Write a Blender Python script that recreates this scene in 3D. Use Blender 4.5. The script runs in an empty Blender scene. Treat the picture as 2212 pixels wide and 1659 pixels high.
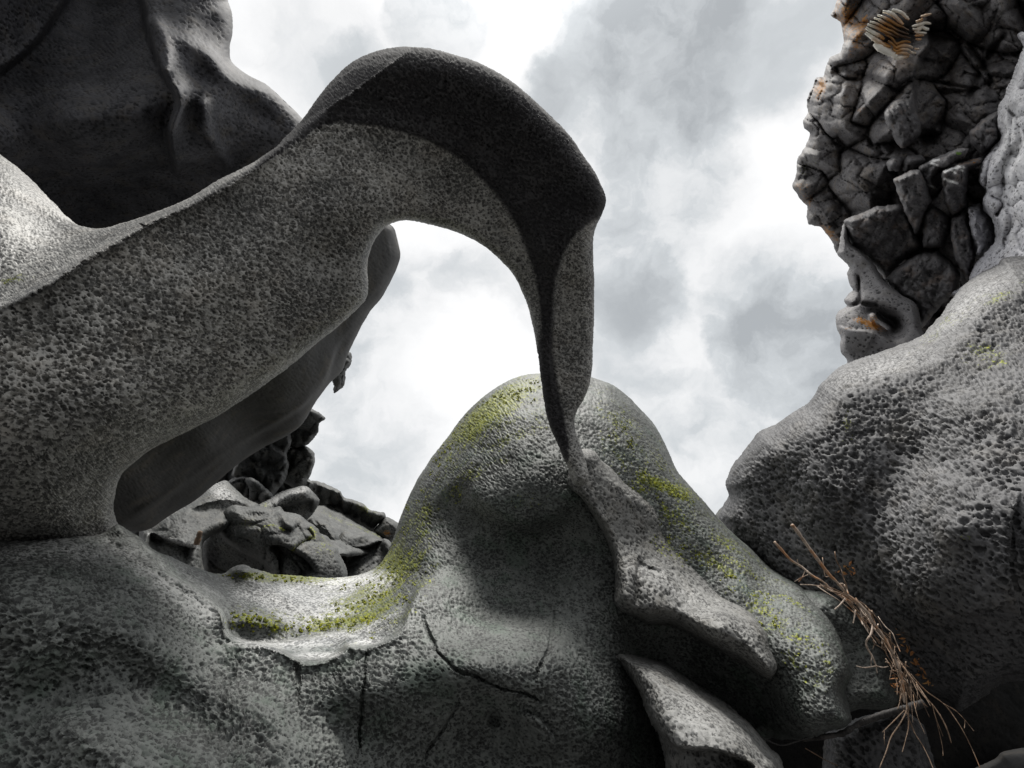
import bpy, math, random
import numpy as np
from mathutils import Vector
R = math.radians
scene = bpy.context.scene
C = scene.collection

# ------------------------------------------------------------------ camera
F = 1106.0; CX, CY = 1106.0, 829.5
CAM = np.array([0.0, 0.0, 1.4]); PITCH = R(22)
cd = bpy.data.cameras.new("camera"); cam = bpy.data.objects.new("camera", cd); C.objects.link(cam)
cd.sensor_width = 36; cd.lens = 18; cd.clip_start = 0.02; cd.clip_end = 3000
cam.location = CAM; cam.rotation_euler = (math.pi/2 + PITCH, 0, 0)
scene.camera = cam
FW = np.array([0, math.cos(PITCH), math.sin(PITCH)]); RT = np.array([1.0, 0, 0]); UP = np.array([0, -math.sin(PITCH), math.cos(PITCH)])
def P(u, v, d):
    u = np.asarray(u, float); v = np.asarray(v, float); d = np.asarray(d, float)
    return CAM + d[..., None]*(FW + ((u-CX)/F)[..., None]*RT + ((CY-v)/F)[..., None]*UP)

scene.view_settings.view_transform = 'Standard'; scene.view_settings.look = 'None'
scene.view_settings.exposure = 0.0; scene.view_settings.gamma = 1.0

# ------------------------------------------------------------------ node helper
class NT:
    def __init__(s, tree): s.t = tree; s.n = tree.nodes; s.l = tree.links
    def node(s, kind, **kw):
        n = s.n.new(kind)
        for k, v in kw.items():
            if k == 'ins':
                for i, x in v.items(): s.put(n.inputs[i], x)
            else: setattr(n, k, v)
        return n
    def put(s, sock, x):
        if isinstance(x, bpy.types.NodeSocket): s.l.new(x, sock)
        elif x is not None: sock.default_value = x
    def m(s, op, a, b=None, c=None, clamp=False):
        n = s.n.new('ShaderNodeMath'); n.operation = op; n.use_clamp = clamp
        s.put(n.inputs[0], a); s.put(n.inputs[1], b); s.put(n.inputs[2], c)
        return n.outputs[0]
    def vm(s, op, a, b=None, scale=None):
        n = s.n.new('ShaderNodeVectorMath'); n.operation = op
        s.put(n.inputs[0], a); s.put(n.inputs[1], b)
        if scale is not None: s.put(n.inputs[3], scale)
        return n.outputs[1] if op in ('DOT_PRODUCT', 'LENGTH', 'DISTANCE') else n.outputs[0]
    def mr(s, x, a, b, c=0.0, d=1.0, smooth=True):
        n = s.n.new('ShaderNodeMapRange'); n.interpolation_type = 'SMOOTHSTEP' if smooth else 'LINEAR'
        for i, q in enumerate((x, a, b, c, d)): s.put(n.inputs[i], q)
        return n.outputs[0]
    def mix(s, f, a, b, blend='MIX'):
        n = s.n.new('ShaderNodeMix'); n.data_type = 'RGBA'; n.blend_type = blend
        s.put(n.inputs[0], f); s.put(n.inputs[6], a); s.put(n.inputs[7], b)
        return n.outputs[2]
    def noise(s, vec, scale, detail=4, rough=0.55, out=0, dist=0.0):
        n = s.n.new('ShaderNodeTexNoise'); s.put(n.inputs['Vector'], vec)
        n.inputs['Scale'].default_value = scale; n.inputs['Detail'].default_value = detail
        n.inputs['Roughness'].default_value = rough; n.inputs['Distortion'].default_value = dist
        return n.outputs[out]
    def vor(s, vec, scale, feature='F1', rnd=1.0):
        n = s.n.new('ShaderNodeTexVoronoi'); n.feature = feature; s.put(n.inputs['Vector'], vec)
        n.inputs['Scale'].default_value = scale; n.inputs['Randomness'].default_value = rnd
        return n
def rgb(r, g, b): return (r, g, b, 1.0)

# ------------------------------------------------------------------ sky: bright overcast cloud deck over a Nishita sky
SUN_EL, SUN_AZ = 74.0, 8.0      # azimuth measured from +Y (view direction) towards +X
def pixdir(u, v):
    w = FW + (u-CX)/F*RT + (CY-v)/F*UP
    return tuple(w/np.linalg.norm(w))
world = bpy.data.worlds.new("World"); scene.world = world; world.use_nodes = True
W = NT(world.node_tree); W.n.clear()
tc = W.node('ShaderNodeTexCoord').outputs['Generated']
nish = W.node('ShaderNodeTexSky', sky_type='NISHITA', sun_disc=False, sun_elevation=R(SUN_EL), sun_rotation=R(SUN_AZ))
def cloud_warp(sc, amp, detail):
    n = W.noise(tc, sc, detail, 0.6, out=1)
    return W.vm('SCALE', W.vm('SUBTRACT', n, (0.5, 0.5, 0.5)), scale=amp)
wv = W.vm('ADD', tc, W.vm('ADD', cloud_warp(2.2, 0.16, 8), cloud_warp(8.0, 0.12, 8)))
wv = W.vm('NORMALIZE', wv)
base = W.noise(wv, 2.6, 8, 0.55)
dens = W.mr(base, 0.49, 0.64, 0.0, 0.36)
# soft grey cloud banks: (pixel, angular radius deg, weight)
BANKS = [(1440, 40, 9, 1.0), (1440, 210, 8.5, .95), (1410, 400, 7.5, .8), (1380, 600, 7.5, .75), (1720, 740, 8, 1.0), (1640, 640, 6, .55), (1700, 880, 8, .55),
         (820, 640, 6, .55), (760, 820, 7, .5), (700, 90, 6, .3), (960, 75, 4, .75), (1230, 190, 4, .7), (640, 60, 4, .3),
         (1480, 900, 8, .5), (1380, 760, 8, .4), (740, 1010, 9, .45), (1530, 1050, 9, .35), (1650, 130, 6, .5), (790, 170, 4.5, .45)]
for (u, v, r, w) in BANKS:
    d = W.vm('DOT_PRODUCT', wv, pixdir(u, v))
    k = W.mr(d, math.cos(R(r*1.35)), math.cos(R(r*0.35)), 0.0, w)
    dens = W.m('MAXIMUM', dens, k)
dens2 = W.m('MULTIPLY', dens, W.mr(W.noise(wv, 5.0, 7, 0.6), 0.3, 0.7, 0.38, 1.3))
cloudcol = W.node('ShaderNodeValToRGB')
W.put(cloudcol.inputs[0], dens2)
cr = cloudcol.color_ramp; cr.elements[0].position = 0.0; cr.elements[0].color = rgb(1.05, 1.05, 1.05)
cr.elements[1].position = 1.0; cr.elements[1].color = rgb(0.45, 0.475, 0.495)
e = cr.elements.new(0.22); e.color = rgb(0.93, 0.935, 0.94)
e = cr.elements.new(0.5); e.color = rgb(0.66, 0.69, 0.71)
z = W.node('ShaderNodeSeparateXYZ', ins={0: tc}).outputs[2]
low = W.mr(z, -0.05, 0.12, 0.35, 1.0)
# the zenith side of the deck, where the sun stands behind the cloud, is brighter
sd = (math.sin(R(SUN_AZ))*math.cos(R(SUN_EL)), math.cos(R(SUN_AZ))*math.cos(R(SUN_EL)), math.sin(R(SUN_EL)))
glow = W.mr(W.vm('DOT_PRODUCT', tc, sd), 0.92, 1.0, 1.0, 1.5)
# sky dimmed low behind the camera to darken front faces, as unseen gully walls would
back = W.mr(W.vm('DOT_PRODUCT', tc, (0, 1, 1.1)), -0.6, 0.75, 0.19, 1.0)
k = W.m('MULTIPLY', W.m('MULTIPLY', glow, back), low)
cc = W.vm('SCALE', cloudcol.outputs[0], scale=k)
mixs = W.mix(0.04, cc, W.vm('SCALE', nish.outputs[0], scale=0.1))
bg = W.node('ShaderNodeBackground', ins={0: mixs, 1: 1.0})
out = W.node('ShaderNodeOutputWorld'); W.l.new(bg.outputs[0], out.inputs[0])

ld = bpy.data.lights.new("sun", 'SUN'); ld.energy = 4.6; ld.angle = R(22); ld.color = (1.0, 0.97, 0.92)
sun = bpy.data.objects.new("sun", ld); C.objects.link(sun)
sun.rotation_euler = Vector(sd).to_track_quat('Z', 'Y').to_euler()

# ------------------------------------------------------------------ geometry helpers
def catmull(pts, n=6, closed=True):
    p = np.array(pts, float); m = len(p); o = []
    rng = range(m) if closed else range(m-1)
    t = np.linspace(0, 1, n, endpoint=False)[:, None]
    for i in rng:
        if closed: a, b, c, d = p[(i-1) % m], p[i], p[(i+1) % m], p[(i+2) % m]
        else: a, b, c, d = p[max(i-1, 0)], p[i], p[i+1], p[min(i+2, m-1)]
        o.append(0.5*((2*b)+(-a+c)*t+(2*a-5*b+4*c-d)*t*t+(-a+3*b-3*c+d)*t**3))
    if not closed: o.append(p[-1:])
    return np.concatenate(o)
def polydist(U, V, pts, closed):
    """distance, sign (right hand side positive, screen space) and arc parameter"""
    q = np.array(pts, float); a = q if closed else q[:-1]; b = np.roll(q, -1, 0) if closed else q[1:]
    best = np.full(U.shape, 1e18); sg = np.zeros(U.shape); arc = np.zeros(U.shape)
    L = np.linalg.norm(b-a, axis=1); cum = np.concatenate([[0], np.cumsum(L)])
    for i in range(len(a)):
        dx, dy = b[i]-a[i]; l2 = dx*dx+dy*dy
        if l2 < 1e-9: continue
        px = U-a[i, 0]; py = V-a[i, 1]; t = np.clip((px*dx+py*dy)/l2, 0, 1)
        d = (px-t*dx)**2+(py-t*dy)**2; w = d < best-1e-9
        best = np.where(w, d, best); sg = np.where(w, dx*py-dy*px, sg); arc = np.where(w, cum[i]+t*L[i], arc)
    return np.sqrt(best), np.where(sg >= 0, 1.0, -1.0), arc/max(cum[-1], 1e-9)
def inside(U, V, poly):
    q = np.array(poly); r = np.zeros(U.shape, bool); n = len(q); j = n-1
    for i in range(n):
        (xi, yi), (xj, yj) = q[i], q[j]
        if yi != yj: r ^= ((yi > V) != (yj > V)) & (U < (xj-xi)*(V-yi)/(yj-yi)+xi)
        j = i
    return r
def crmat(n, step, m, cstep):
    x = np.arange(n)*step/cstep; i = np.clip(np.floor(x).astype(int), 1, m-3); t = x-i; M = np.zeros((n, m)); r = np.arange(n)
    M[r, i-1] = 0.5*(-t+2*t*t-t**3); M[r, i] = 0.5*(2-5*t*t+3*t**3); M[r, i+1] = 0.5*(t+4*t*t-3*t**3); M[r, i+2] = 0.5*(-t*t+t**3)
    return M
def tps(ctrl, lam=0.0):
    c = np.array(ctrl, float); x = c[:, :2]/500.0; n = len(c)
    d = np.linalg.norm(x[:, None]-x[None], axis=2); K = np.where(d > 0, d*d*np.log(d+1e-12), 0)+lam*np.eye(n)
    Pm = np.c_[np.ones(n), x]; A = np.zeros((n+3, n+3)); A[:n, :n] = K; A[:n, n:] = Pm; A[n:, :n] = Pm.T
    w = np.linalg.lstsq(A, np.r_[c[:, 2], 0, 0, 0], rcond=1e-9)[0]
    def f(U, V):
        u = U/500.0; v = V/500.0; r = w[n]+w[n+1]*u+w[n+2]*v
        for i in range(n):
            s = (u-x[i, 0])**2+(v-x[i, 1])**2
            r = r+w[i]*0.5*s*np.log(s+1e-12)
        return r
    return f
def sstep(x): x = np.clip(x, 0, 1); return x*x*(3-2*x)
def idw(spec, U, V):
    if np.isscalar(spec): return np.full(U.shape, float(spec))
    num = 0; den = 0
    for (u, v, val) in spec:
        w = 1.0/((U-u)**2+(V-v)**2+400.0)**1.5; num = num+w*val; den = den+w
    return num/den
def stroke_val(U, V, s):
    """returns depth offset of a relief stroke"""
    kind = s[0]
    if kind == 'g':    # gaussian bump: u,v,ru,rv,angle,amp (amp>0 comes nearer)
        _, u, v, ru, rv, ang, amp = s; a = R(ang)
        x = (U-u)*math.cos(a)+(V-v)*math.sin(a); y = -(U-u)*math.sin(a)+(V-v)*math.cos(a)
        return -amp*np.exp(-(x/ru)**2-(y/rv)**2)
    if kind == 'b':    # fractured blocks: seed, spacing px, recess m, random m, aspect
        _, seed, sp, k, ar, asp = s; rs = np.random.RandomState(seed); best = np.full(U.shape, 9.0); sec = np.full(U.shape, 9.0)
        gx = np.arange(U.min()-3*sp, U.max()+3*sp, sp); gy = np.arange(V.min()-3*sp*asp, V.max()+3*sp*asp, sp*asp)
        wu = U+6*np.sin(V/sp*2.1+seed)*sp/60; wv_ = V+6*np.sin(U/sp*2.3+seed*2)*sp/60
        for yy in gy:
            rowm = np.abs(V-yy) < 3.2*sp*asp
            for xx in gx:
                cx_, cy_ = xx+rs.uniform(-.45, .45)*sp, yy+rs.uniform(-.45, .45)*sp*asp
                a = rs.uniform(0, 1)*ar; g1, g2 = rs.uniform(-.5, .5, 2)*k; th = np.sort(rs.uniform(0, 2*math.pi, 6)); kk = rs.uniform(.6, 1.3, 6); off = rs.uniform(0.1, 0.45, 6)
                mk = rowm & (np.abs(U-xx) < 3.2*sp)
                if not mk.any(): continue
                dx = (wu[mk]-cx_)/sp; dy = (wv_[mk]-cy_)/(sp*asp); N_ = np.zeros(dx.shape)
                for t_, k_, o_ in zip(th, kk, off): N_ = np.maximum(N_, k_*(dx*math.cos(t_)+dy*math.sin(t_)-o_))
                h = a+g1*dx+g2*dy+k*(N_*2.1+0.18*(dx*dx+dy*dy))
                b0 = best[mk]; sec[mk] = np.minimum(sec[mk], np.maximum(b0, h)); best[mk] = np.minimum(b0, h)
        return best+k*0.32*np.exp(-(sec-best)/(0.05*k))
    pts = catmull(s[1], 5, False); d, sg, arc = polydist(U, V, pts, False)
    fade = sstep(arc/0.15)*sstep((1-arc)/0.15)
    if kind == 'r':    # ridge: pts,width,amp
        return -s[3]*np.exp(-(d/s[2])**2)*fade
    if kind == 's':    # step down on the right hand side: pts,width,amp,reach
        x = d*sg
        return s[3]*sstep(x/s[2]+0.5)*np.exp(-(np.maximum(x, 0)/s[4])**2)*fade
def paint_val(U, V, items):
    r = np.zeros(U.shape)
    for s in items:
        if s[0] == 'g': r = np.maximum(r, -stroke_val(U, V, s))
        elif s[0] == 'p':  # polygon, soft edge, amount
            pts = catmull(s[1], 4, True); d, _, _ = polydist(U, V, pts, True); ins = inside(U, V, pts)
            r = np.maximum(r, s[3]*sstep(np.where(ins, d, -d)/s[2]+0.5))
        else: 
            d, _, _ = polydist(U, V, catmull(s[1], 4, False), False); r = np.maximum(r, s[3]*np.exp(-(d/s[2])**2))
    return r
ATTR = ('moss', 'lichen', 'crust_shade', 'pale', 'wet', 'coarse')
def grid_surface(outline, step, depthf, cstep=6.0, inset=0.0):
    o = np.array(outline); x0, y0 = o.min(0)-18; x1, y1 = o.max(0)+18
    nx = int((x1-x0)/step)+1; ny = int((y1-y0)/step)+1
    cx = int((x1-x0)/cstep)+5; cy = int((y1-y0)/cstep)+5
    CU, CV = np.meshgrid(x0+np.arange(cx)*cstep, y0+np.arange(cy)*cstep)
    d, _, _ = polydist(CU, CV, o, True); S = np.where(inside(CU, CV, o), d, -d)-inset
    S = crmat(ny, step, cy, cstep) @ S @ crmat(nx, step, cx, cstep).T
    U, V = np.meshgrid(x0+np.arange(nx)*step, y0+np.arange(ny)*step)
    gy, gx = np.gradient(S, step); gl = np.sqrt(gx*gx+gy*gy)+1e-6
    ins = S > 0
    q = ins[:-1, :-1] | ins[1:, :-1] | ins[:-1, 1:] | ins[1:, 1:]
    use = np.zeros(S.shape, bool); use[:-1, :-1] |= q; use[1:, :-1] |= q; use[:-1, 1:] |= q; use[1:, 1:] |= q
    mv = use & ~ins
    U = np.where(mv, U-S*gx/gl, U); V = np.where(mv, V-S*gy/gl, V); S = np.where(mv, 0, S)
    idx = -np.ones(S.shape, int); idx[use] = np.arange(use.sum())
    a = idx[:-1, :-1][q]; b = idx[:-1, 1:][q]; c = idx[1:, 1:][q]; e = idx[1:, :-1][q]
    return U[use], V[use], S[use], np.c_[a, e, c, b]
def tag(o, label=None, cat=None, group=None, kind=None):
    if label: o['label'] = label
    if cat: o['category'] = cat
    if group: o['group'] = group
    if kind: o['kind'] = kind
    return o
def link_mesh(name, verts, faces, mat, attrs=None, smooth=True, parent=None, base=None):
    verts = np.asarray(verts, float); org = np.array(base if base is not None else [verts[:, 0].mean(), verts[:, 1].mean(), verts[:, 2].min()])
    me = bpy.data.meshes.new(name)
    faces = np.asarray(faces)
    me.vertices.add(len(verts)); me.vertices.foreach_set('co', (verts-org).ravel())
    k = faces.shape[1]; me.loops.add(faces.size); me.loops.foreach_set('vertex_index', faces.ravel().astype(np.int32))
    me.polygons.add(len(faces)); me.polygons.foreach_set('loop_start', (np.arange(len(faces))*k).astype(np.int32))
    me.polygons.foreach_set('loop_total', np.full(len(faces), k, np.int32)) if hasattr(me.polygons[0], 'loop_total') and not me.polygons[0].bl_rna.properties['loop_total'].is_readonly else None
    me.update(calc_edges=True); me.validate()
    me.polygons.foreach_set('use_smooth', np.full(len(me.polygons), smooth))
    if attrs:
        for n_, a in attrs.items():
            at = me.attributes.new(n_, 'FLOAT', 'POINT'); at.data.foreach_set('value', a.astype(np.float32))
    if attrs:
        nn = np.zeros(len(me.vertices)*3, np.float32); me.vertices.foreach_get('normal', nn); nn = nn.reshape(-1, 3)
        vd = verts-CAM; vd /= np.linalg.norm(vd, axis=1)[:, None]
        sp_ = np.clip(np.abs((nn*vd).sum(1))*1.9, 0.12, 1)     # finer relief only where the mesh is dense enough for it
        at = me.attributes.new('relief', 'FLOAT', 'POINT'); at.data.foreach_set('value', sp_.astype(np.float32))
    me.materials.append(mat)
    o = bpy.data.objects.new(name, me); C.objects.link(o); o.location = org
    if parent:
        o.parent = parent; o.location = org-np.array(parent.location)
    return o
ALLROCK = {}
def rock(name, outline, depth, mat, label, w=30, T=0.3, step=3.0, strokes=(), paint=None, smooth=True, far=None, line=None, lw=10, cat='rock', group=None, power=0.5, back=None, parent=None):
    # carry on past the edges of the view what runs out of it
    outline = [(-400 if u <= -80 else 2600 if u >= 2240 else u, -280 if v <= -80 else 1860 if v >= 1735 else v) for u, v in outline]
    if mat.name == 'dark_block_basalt' or (mat.name == 'boulder_basalt' and not smooth): strokes = list(strokes)+[('b', len(label or '')+7, 24, .16, .12, 1.3)]; w = w; w = min(w, 9) if np.isscalar(w) else w
    elif mat.name == 'boulder_basalt': strokes = list(strokes)+[('b', len(label or '')+7, 95, .10, .10, .8)]
    ol = catmull(outline, 6) if smooth else catmull_jag(outline, smooth)
    fa = tps(depth); fb = tps(far) if far else None
    lpts = catmull(line, 5, False) if line else None
    def D(U, V):
        Uc = np.clip(U, -110, 2330); Vc = np.clip(V, -110, 1760); d = fa(Uc, Vc)
        if fb is not None:
            dd, sg, _ = polydist(U, V, lpts, False); m = sstep(dd*sg/lw+0.5)
            d = d*(1-m)+fb(Uc, Vc)*m
        for s in strokes: d = d+stroke_val(U, V, s)
        return d
    U, V, S, Fc = grid_surface(ol, step, None)
    Tt = idw(T, U, V); ww = idw(w, U, V)
    pr = (1-(1-np.clip(S/ww, 0, 1))**2)**power
    vf = P(U, V, D(U, V)+Tt*(1-pr))
    U2, V2, S2, F2 = grid_surface(ol, max(step*3, 9.0), None, 9.0, 4.0)
    T2 = idw(T, U2, V2); w2 = idw(w, U2, V2)*1.6
    if back: T2b = T2*back
    else: T2b = T2
    pr2 = (1-(1-np.clip(S2/w2, 0, 1))**2)**power
    dlow = np.maximum(D(U2, V2), fa(np.clip(U2, -110, 2330), np.clip(V2, -110, 1760)))
    for s_ in strokes:
        if s_[0] == 'b': dlow = dlow+s_[3]*0.5
    vb = P(U2, V2, dlow+T2+T2b*pr2)
    n = len(vf)
    V_ = np.concatenate([vf, vb]); Fa = np.concatenate([Fc, F2[:, ::-1]+n])
    at = {}
    for k in ATTR:
        it = (paint or {}).get(k)
        at[k] = np.concatenate([paint_val(U, V, it) if it else np.zeros(n), np.zeros(len(vb))])
    o = link_mesh(name, V_, Fa, mat, at, True, parent)
    if label: tag(o, label, cat, group)
    ALLROCK[name+str(len(ALLROCK))] = (D, fa)
    return o, D
def catmull_jag(outline, _):
    """angular, slightly ragged outline for broken rock"""
    rnd = np.random.RandomState(int(abs(outline[0][0]*7+outline[0][1]*3)) % 9999)
    p = np.array(outline, float); o = []
    for i in range(len(p)):
        a, b = p[i], p[(i+1) % len(p)]; L = np.linalg.norm(b-a); k = max(1, int(L/7))
        nrm = np.array([-(b-a)[1], (b-a)[0]])/max(L, 1e-6)
        for j in range(k):
            t = j/k; off = 0 if j == 0 else rnd.uniform(-1, 1)*min(1.6, L*0.05)
            o.append(a+(b-a)*t+nrm*off)
    return np.array(o)

# ------------------------------------------------------------------ rock material
def rock_mat(name, dark, light, pit=70, pitdepth=0.006, pitr=0.5, density=0.9, aniso=(1, 1, 1), grain=0.0012, lump=0.01, lumpscale=5,
             facet=0.0, fscale=1.5, facet2=0.0, fscale2=5.0, rough=0.7, crack=0.0, stain=(0.11, 0.09, 0.06), stainamt=0.25, mosscol=(0.33, 0.35, 0.012), lichencol=(0.36, 0.16, 0.025),
             mossthr=0.48, big=0.4, rugged=0.0, rugscale=12, crust_shade_col=(0.020, 0.019, 0.022)):
    m = bpy.data.materials.new(name); m.use_nodes = True; N = NT(m.node_tree); N.n.clear()
    co = N.node('ShaderNodeTexCoord').outputs['Object']
    A = {k: N.node('ShaderNodeAttribute', attribute_name=k).outputs['Fac'] for k in ATTR}
    warp = N.vm('SCALE', N.vm('SUBTRACT', N.noise(co, 18, 3, 0.6, out=1), (0.5, 0.5, 0.5)), scale=0.7/pit)
    cw = N.vm('ADD', co, warp)
    ca = N.vm('MULTIPLY', cw, tuple(aniso))
    # vesicles: random size pits at two scales
    zone = N.mr(N.noise(co, 4.5, 4, 0.6), 0.34, 0.58, 0.66, 1.08)
    v1 = N.vor(ca, pit); r1 = N.m('MULTIPLY', N.node('ShaderNodeSeparateColor', ins={0: v1.outputs['Color']}).outputs[0], pitr)
    r1 = N.m('MULTIPLY', N.m('ADD', N.m('MULTIPLY', r1, 0.75), pitr*0.55), zone)
    p1 = N.mr(v1.outputs['Distance'], N.m('MULTIPLY', r1, 0.62), r1, 1.0, 0.0)
    v2 = N.vor(ca, pit*2.3); r2 = N.m('MULTIPLY', N.node('ShaderNodeSeparateColor', ins={0: v2.outputs['Color']}).outputs[1], pitr*0.9)
    p2 = N.mr(v2.outputs['Distance'], N.m('MULTIPLY', r2, 0.3), r2, 1.0, 0.0)
    v3 = N.vor(ca, pit*0.42); s3 = N.node('ShaderNodeSeparateColor', ins={0: v3.outputs['Color']}).outputs[2]
    r3 = N.m('MULTIPLY', N.mr(N.m('ADD', s3, N.m('MULTIPLY', A['coarse'], 0.42)), 0.55, 1.0, 0.0, 1.0, smooth=False), N.m('ADD', big, N.m('MULTIPLY', A['coarse'], 0.16)))
    p3 = N.mr(v3.outputs['Distance'], N.m('MULTIPLY', r3, 0.4), N.m('ADD', r3, 0.001), 1.0, 0.0)
    pits = N.m('ADD', N.m('ADD', N.m('MULTIPLY', p1, pitdepth*density), N.m('MULTIPLY', p2, pitdepth*0.42)), N.m('MULTIPLY', p3, pitdepth*1.5))
    smoothf = N.m('MULTIPLY', N.m('SUBTRACT', 1.0, N.m('MULTIPLY', A['wet'], 0.6)), N.node('ShaderNodeAttribute', attribute_name='relief').outputs['Fac'])
    h = N.m('MULTIPLY', N.m('MULTIPLY', pits, -1.0), smoothf)
    h = N.m('ADD', h, N.m('MULTIPLY', N.m('SUBTRACT', N.noise(co, 260, 3, 0.7), 0.5), grain*2))
    h = N.m('ADD', h, N.m('MULTIPLY', N.m('SUBTRACT', N.noise(co, lumpscale, 5, 0.5), 0.5), lump*2))
    if rugged: 
        n = N.m('ABSOLUTE', N.m('SUBTRACT', N.noise(cw, rugscale, 8, 0.62, dist=0.4), 0.5)); h = N.m('ADD', h, N.m('MULTIPLY', N.m('SUBTRACT', n, 0.1), rugged*-4))
    def fac(sc, amp, h, crk):
        cwf = N.vm('ADD', co, N.vm('SCALE', N.vm('SUBTRACT', N.noise(co, sc*1.3, 3, 0.5, out=1), (0.5, 0.5, 0.5)), scale=0.5/sc))
        v = N.vor(N.vm('MULTIPLY', cwf, (1.0, 1.0, 0.75)), sc)
        dp = N.vm('SUBTRACT', N.vm('MULTIPLY', N.vm('MULTIPLY', cwf, (1.0, 1.0, 0.75)), (sc, sc, sc)), N.vm('SCALE', v.outputs['Position'], scale=sc))
        tilt = N.vm('DOT_PRODUCT', dp, N.vm('SUBTRACT', v.outputs['Color'], (0.5, 0.5, 0.5)))
        stepv = N.node('ShaderNodeSeparateColor', ins={0: v.outputs['Color']}).outputs[1]
        hh = N.m('ADD', N.m('MULTIPLY', tilt, amp*1.6), N.m('MULTIPLY', N.m('SUBTRACT', stepv, 0.5), amp*0.9))
        ve = N.vor(N.vm('MULTIPLY', cwf, (1.0, 1.0, 0.75)), sc, 'DISTANCE_TO_EDGE')
        hh = N.m('ADD', hh, N.mr(ve.outputs['Distance'], 0.0, 0.045, -crk, 0.0))
        return N.m('ADD', h, hh), v
    if facet: h, vf = fac(fscale, facet, h, crack)
    if facet2: h, vf2 = fac(fscale2, facet2, h, crack*0.4)
    # colour
    n1 = N.noise(co, 3.1, 6, 0.62); n2 = N.noise(co, 38, 4, 0.65)
    f = N.m('ADD', N.m('MULTIPLY', N.mr(n1, 0.3, 0.7), 0.6), N.m('MULTIPLY', N.mr(n2, 0.3, 0.7), 0.4))
    col = N.mix(f, rgb(*dark), rgb(*light))
    col = N.mix(N.m('MULTIPLY', N.mr(N.noise(co, 6.3, 5, 0.6), 0.5, 0.68), stainamt), col, rgb(*stain))
    # vesicles: dark grime plus pit shade put into the colour; worn skin between is greyer
    pm = N.m('MINIMUM', N.m('ADD', N.m('ADD', p1, N.m('MULTIPLY', p2, 0.5)), p3), 1.0)
    col = N.mix(N.m('MULTIPLY', pm, 0.72), col, rgb(0.010, 0.010, 0.011))
    cr_ = N.mr(N.m('ADD', A['crust_shade'], N.m('MULTIPLY', N.m('SUBTRACT', N.noise(co, 30, 4, 0.6), 0.5), 0.35)), 0.3, 0.7)
    col = N.mix(N.m('MULTIPLY', cr_, 0.93), col, rgb(*crust_shade_col))  # dark crust colour, also painted where shade falls
    pl = N.m('MULTIPLY', A['pale'], N.mr(N.m('ADD', n2, N.m('MULTIPLY', A['pale'], 0.25)), 0.38, 0.62))
    pl = N.m('MULTIPLY', pl, N.m('SUBTRACT', 1.0, N.m('MULTIPLY', pm, 0.75)))
    col = N.mix(pl, col, rgb(0.74, 0.74, 0.73))
    mn = N.m('ADD', N.m('MULTIPLY', N.m('SUBTRACT', N.noise(co, 60, 4, 0.7), 0.5), 2.4), N.m('MULTIPLY', N.m('SUBTRACT', N.noise(co, 9, 4, 0.6), 0.5), 1.4))
    mm = N.m('MULTIPLY', N.mr(N.m('ADD', mn, N.m('MULTIPLY', A['moss'], 0.9)), mossthr, mossthr+0.14), N.mr(A['moss'], 0.03, 0.2))
    mm = N.m('MULTIPLY', mm, N.m('SUBTRACT', 1.0, N.m('MULTIPLY', pm, 0.7)))
    mcol = N.mix(N.mr(N.noise(co, 55, 3, 0.6), 0.35, 0.65), rgb(*mosscol), rgb(mosscol[0]*0.28, mosscol[1]*0.36, mosscol[2]*0.8))
    col = N.mix(mm, col, mcol)
    ln = N.m('ADD', N.m('ADD', N.m('MULTIPLY', N.m('SUBTRACT', N.noise(co, 40, 5, 0.8), 0.5), 2.8), N.m('MULTIPLY', N.m('SUBTRACT', N.noise(co, 6, 3, 0.6), 0.5), 1.5)), N.m('MULTIPLY', A['lichen'], 0.7))
    lm = N.m('MULTIPLY', N.mr(ln, 0.42, 0.50), N.mr(A['lichen'], 0.05, 0.3))
    col = N.mix(lm, col, rgb(*lichencol))
    h = N.m('ADD', h, N.m('MULTIPLY', mm, 0.002))
    rg = N.m('ADD', N.m('SUBTRACT', rough, N.m('MULTIPLY', A['wet'], rough-0.22)), N.m('MULTIPLY', cr_, 0.3))
    bs = N.node('ShaderNodeBsdfPrincipled', ins={'Base Color': col, 'Roughness': rg, 'Specular IOR Level': 0.4})
    dn = N.node('ShaderNodeDisplacement', ins={'Height': h, 'Midlevel': 0.0, 'Scale': 1.0})
    o = N.node('ShaderNodeOutputMaterial'); N.l.new(bs.outputs[0], o.inputs[0]); N.l.new(dn.outputs[0], o.inputs['Displacement'])
    m.displacement_method = 'DISPLACEMENT'
    return m
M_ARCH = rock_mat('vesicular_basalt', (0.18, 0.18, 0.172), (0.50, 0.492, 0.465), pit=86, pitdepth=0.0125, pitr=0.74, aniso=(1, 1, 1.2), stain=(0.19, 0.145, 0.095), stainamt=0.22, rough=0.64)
M_BED = rock_mat('worn_basalt', (0.075, 0.082, 0.077), (0.225, 0.238, 0.225), pit=90, pitdepth=0.0095, pitr=0.70, aniso=(0.85, 1, 1.2), lump=0.012, stain=(0.06, 0.1, 0.07), big=0.3, mossthr=0.42, stainamt=0.5, rough=0.64)
M_RIDGE = rock_mat('pitted_ridge_basalt', (0.11, 0.11, 0.105), (0.28, 0.28, 0.27), pit=70, pitdepth=0.011, pitr=0.58, lump=0.018, lumpscale=9)
M_BOULD = rock_mat('coarse_pitted_basalt', (0.055, 0.055, 0.058), (0.165, 0.165, 0.17), pit=48, pitdepth=0.015, pitr=0.64, aniso=(1, 1, 1.0), lump=0.018, lumpscale=7, grain=0.003, rugged=0.005, rugscale=20, big=0.55, mossthr=0.45)
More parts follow.
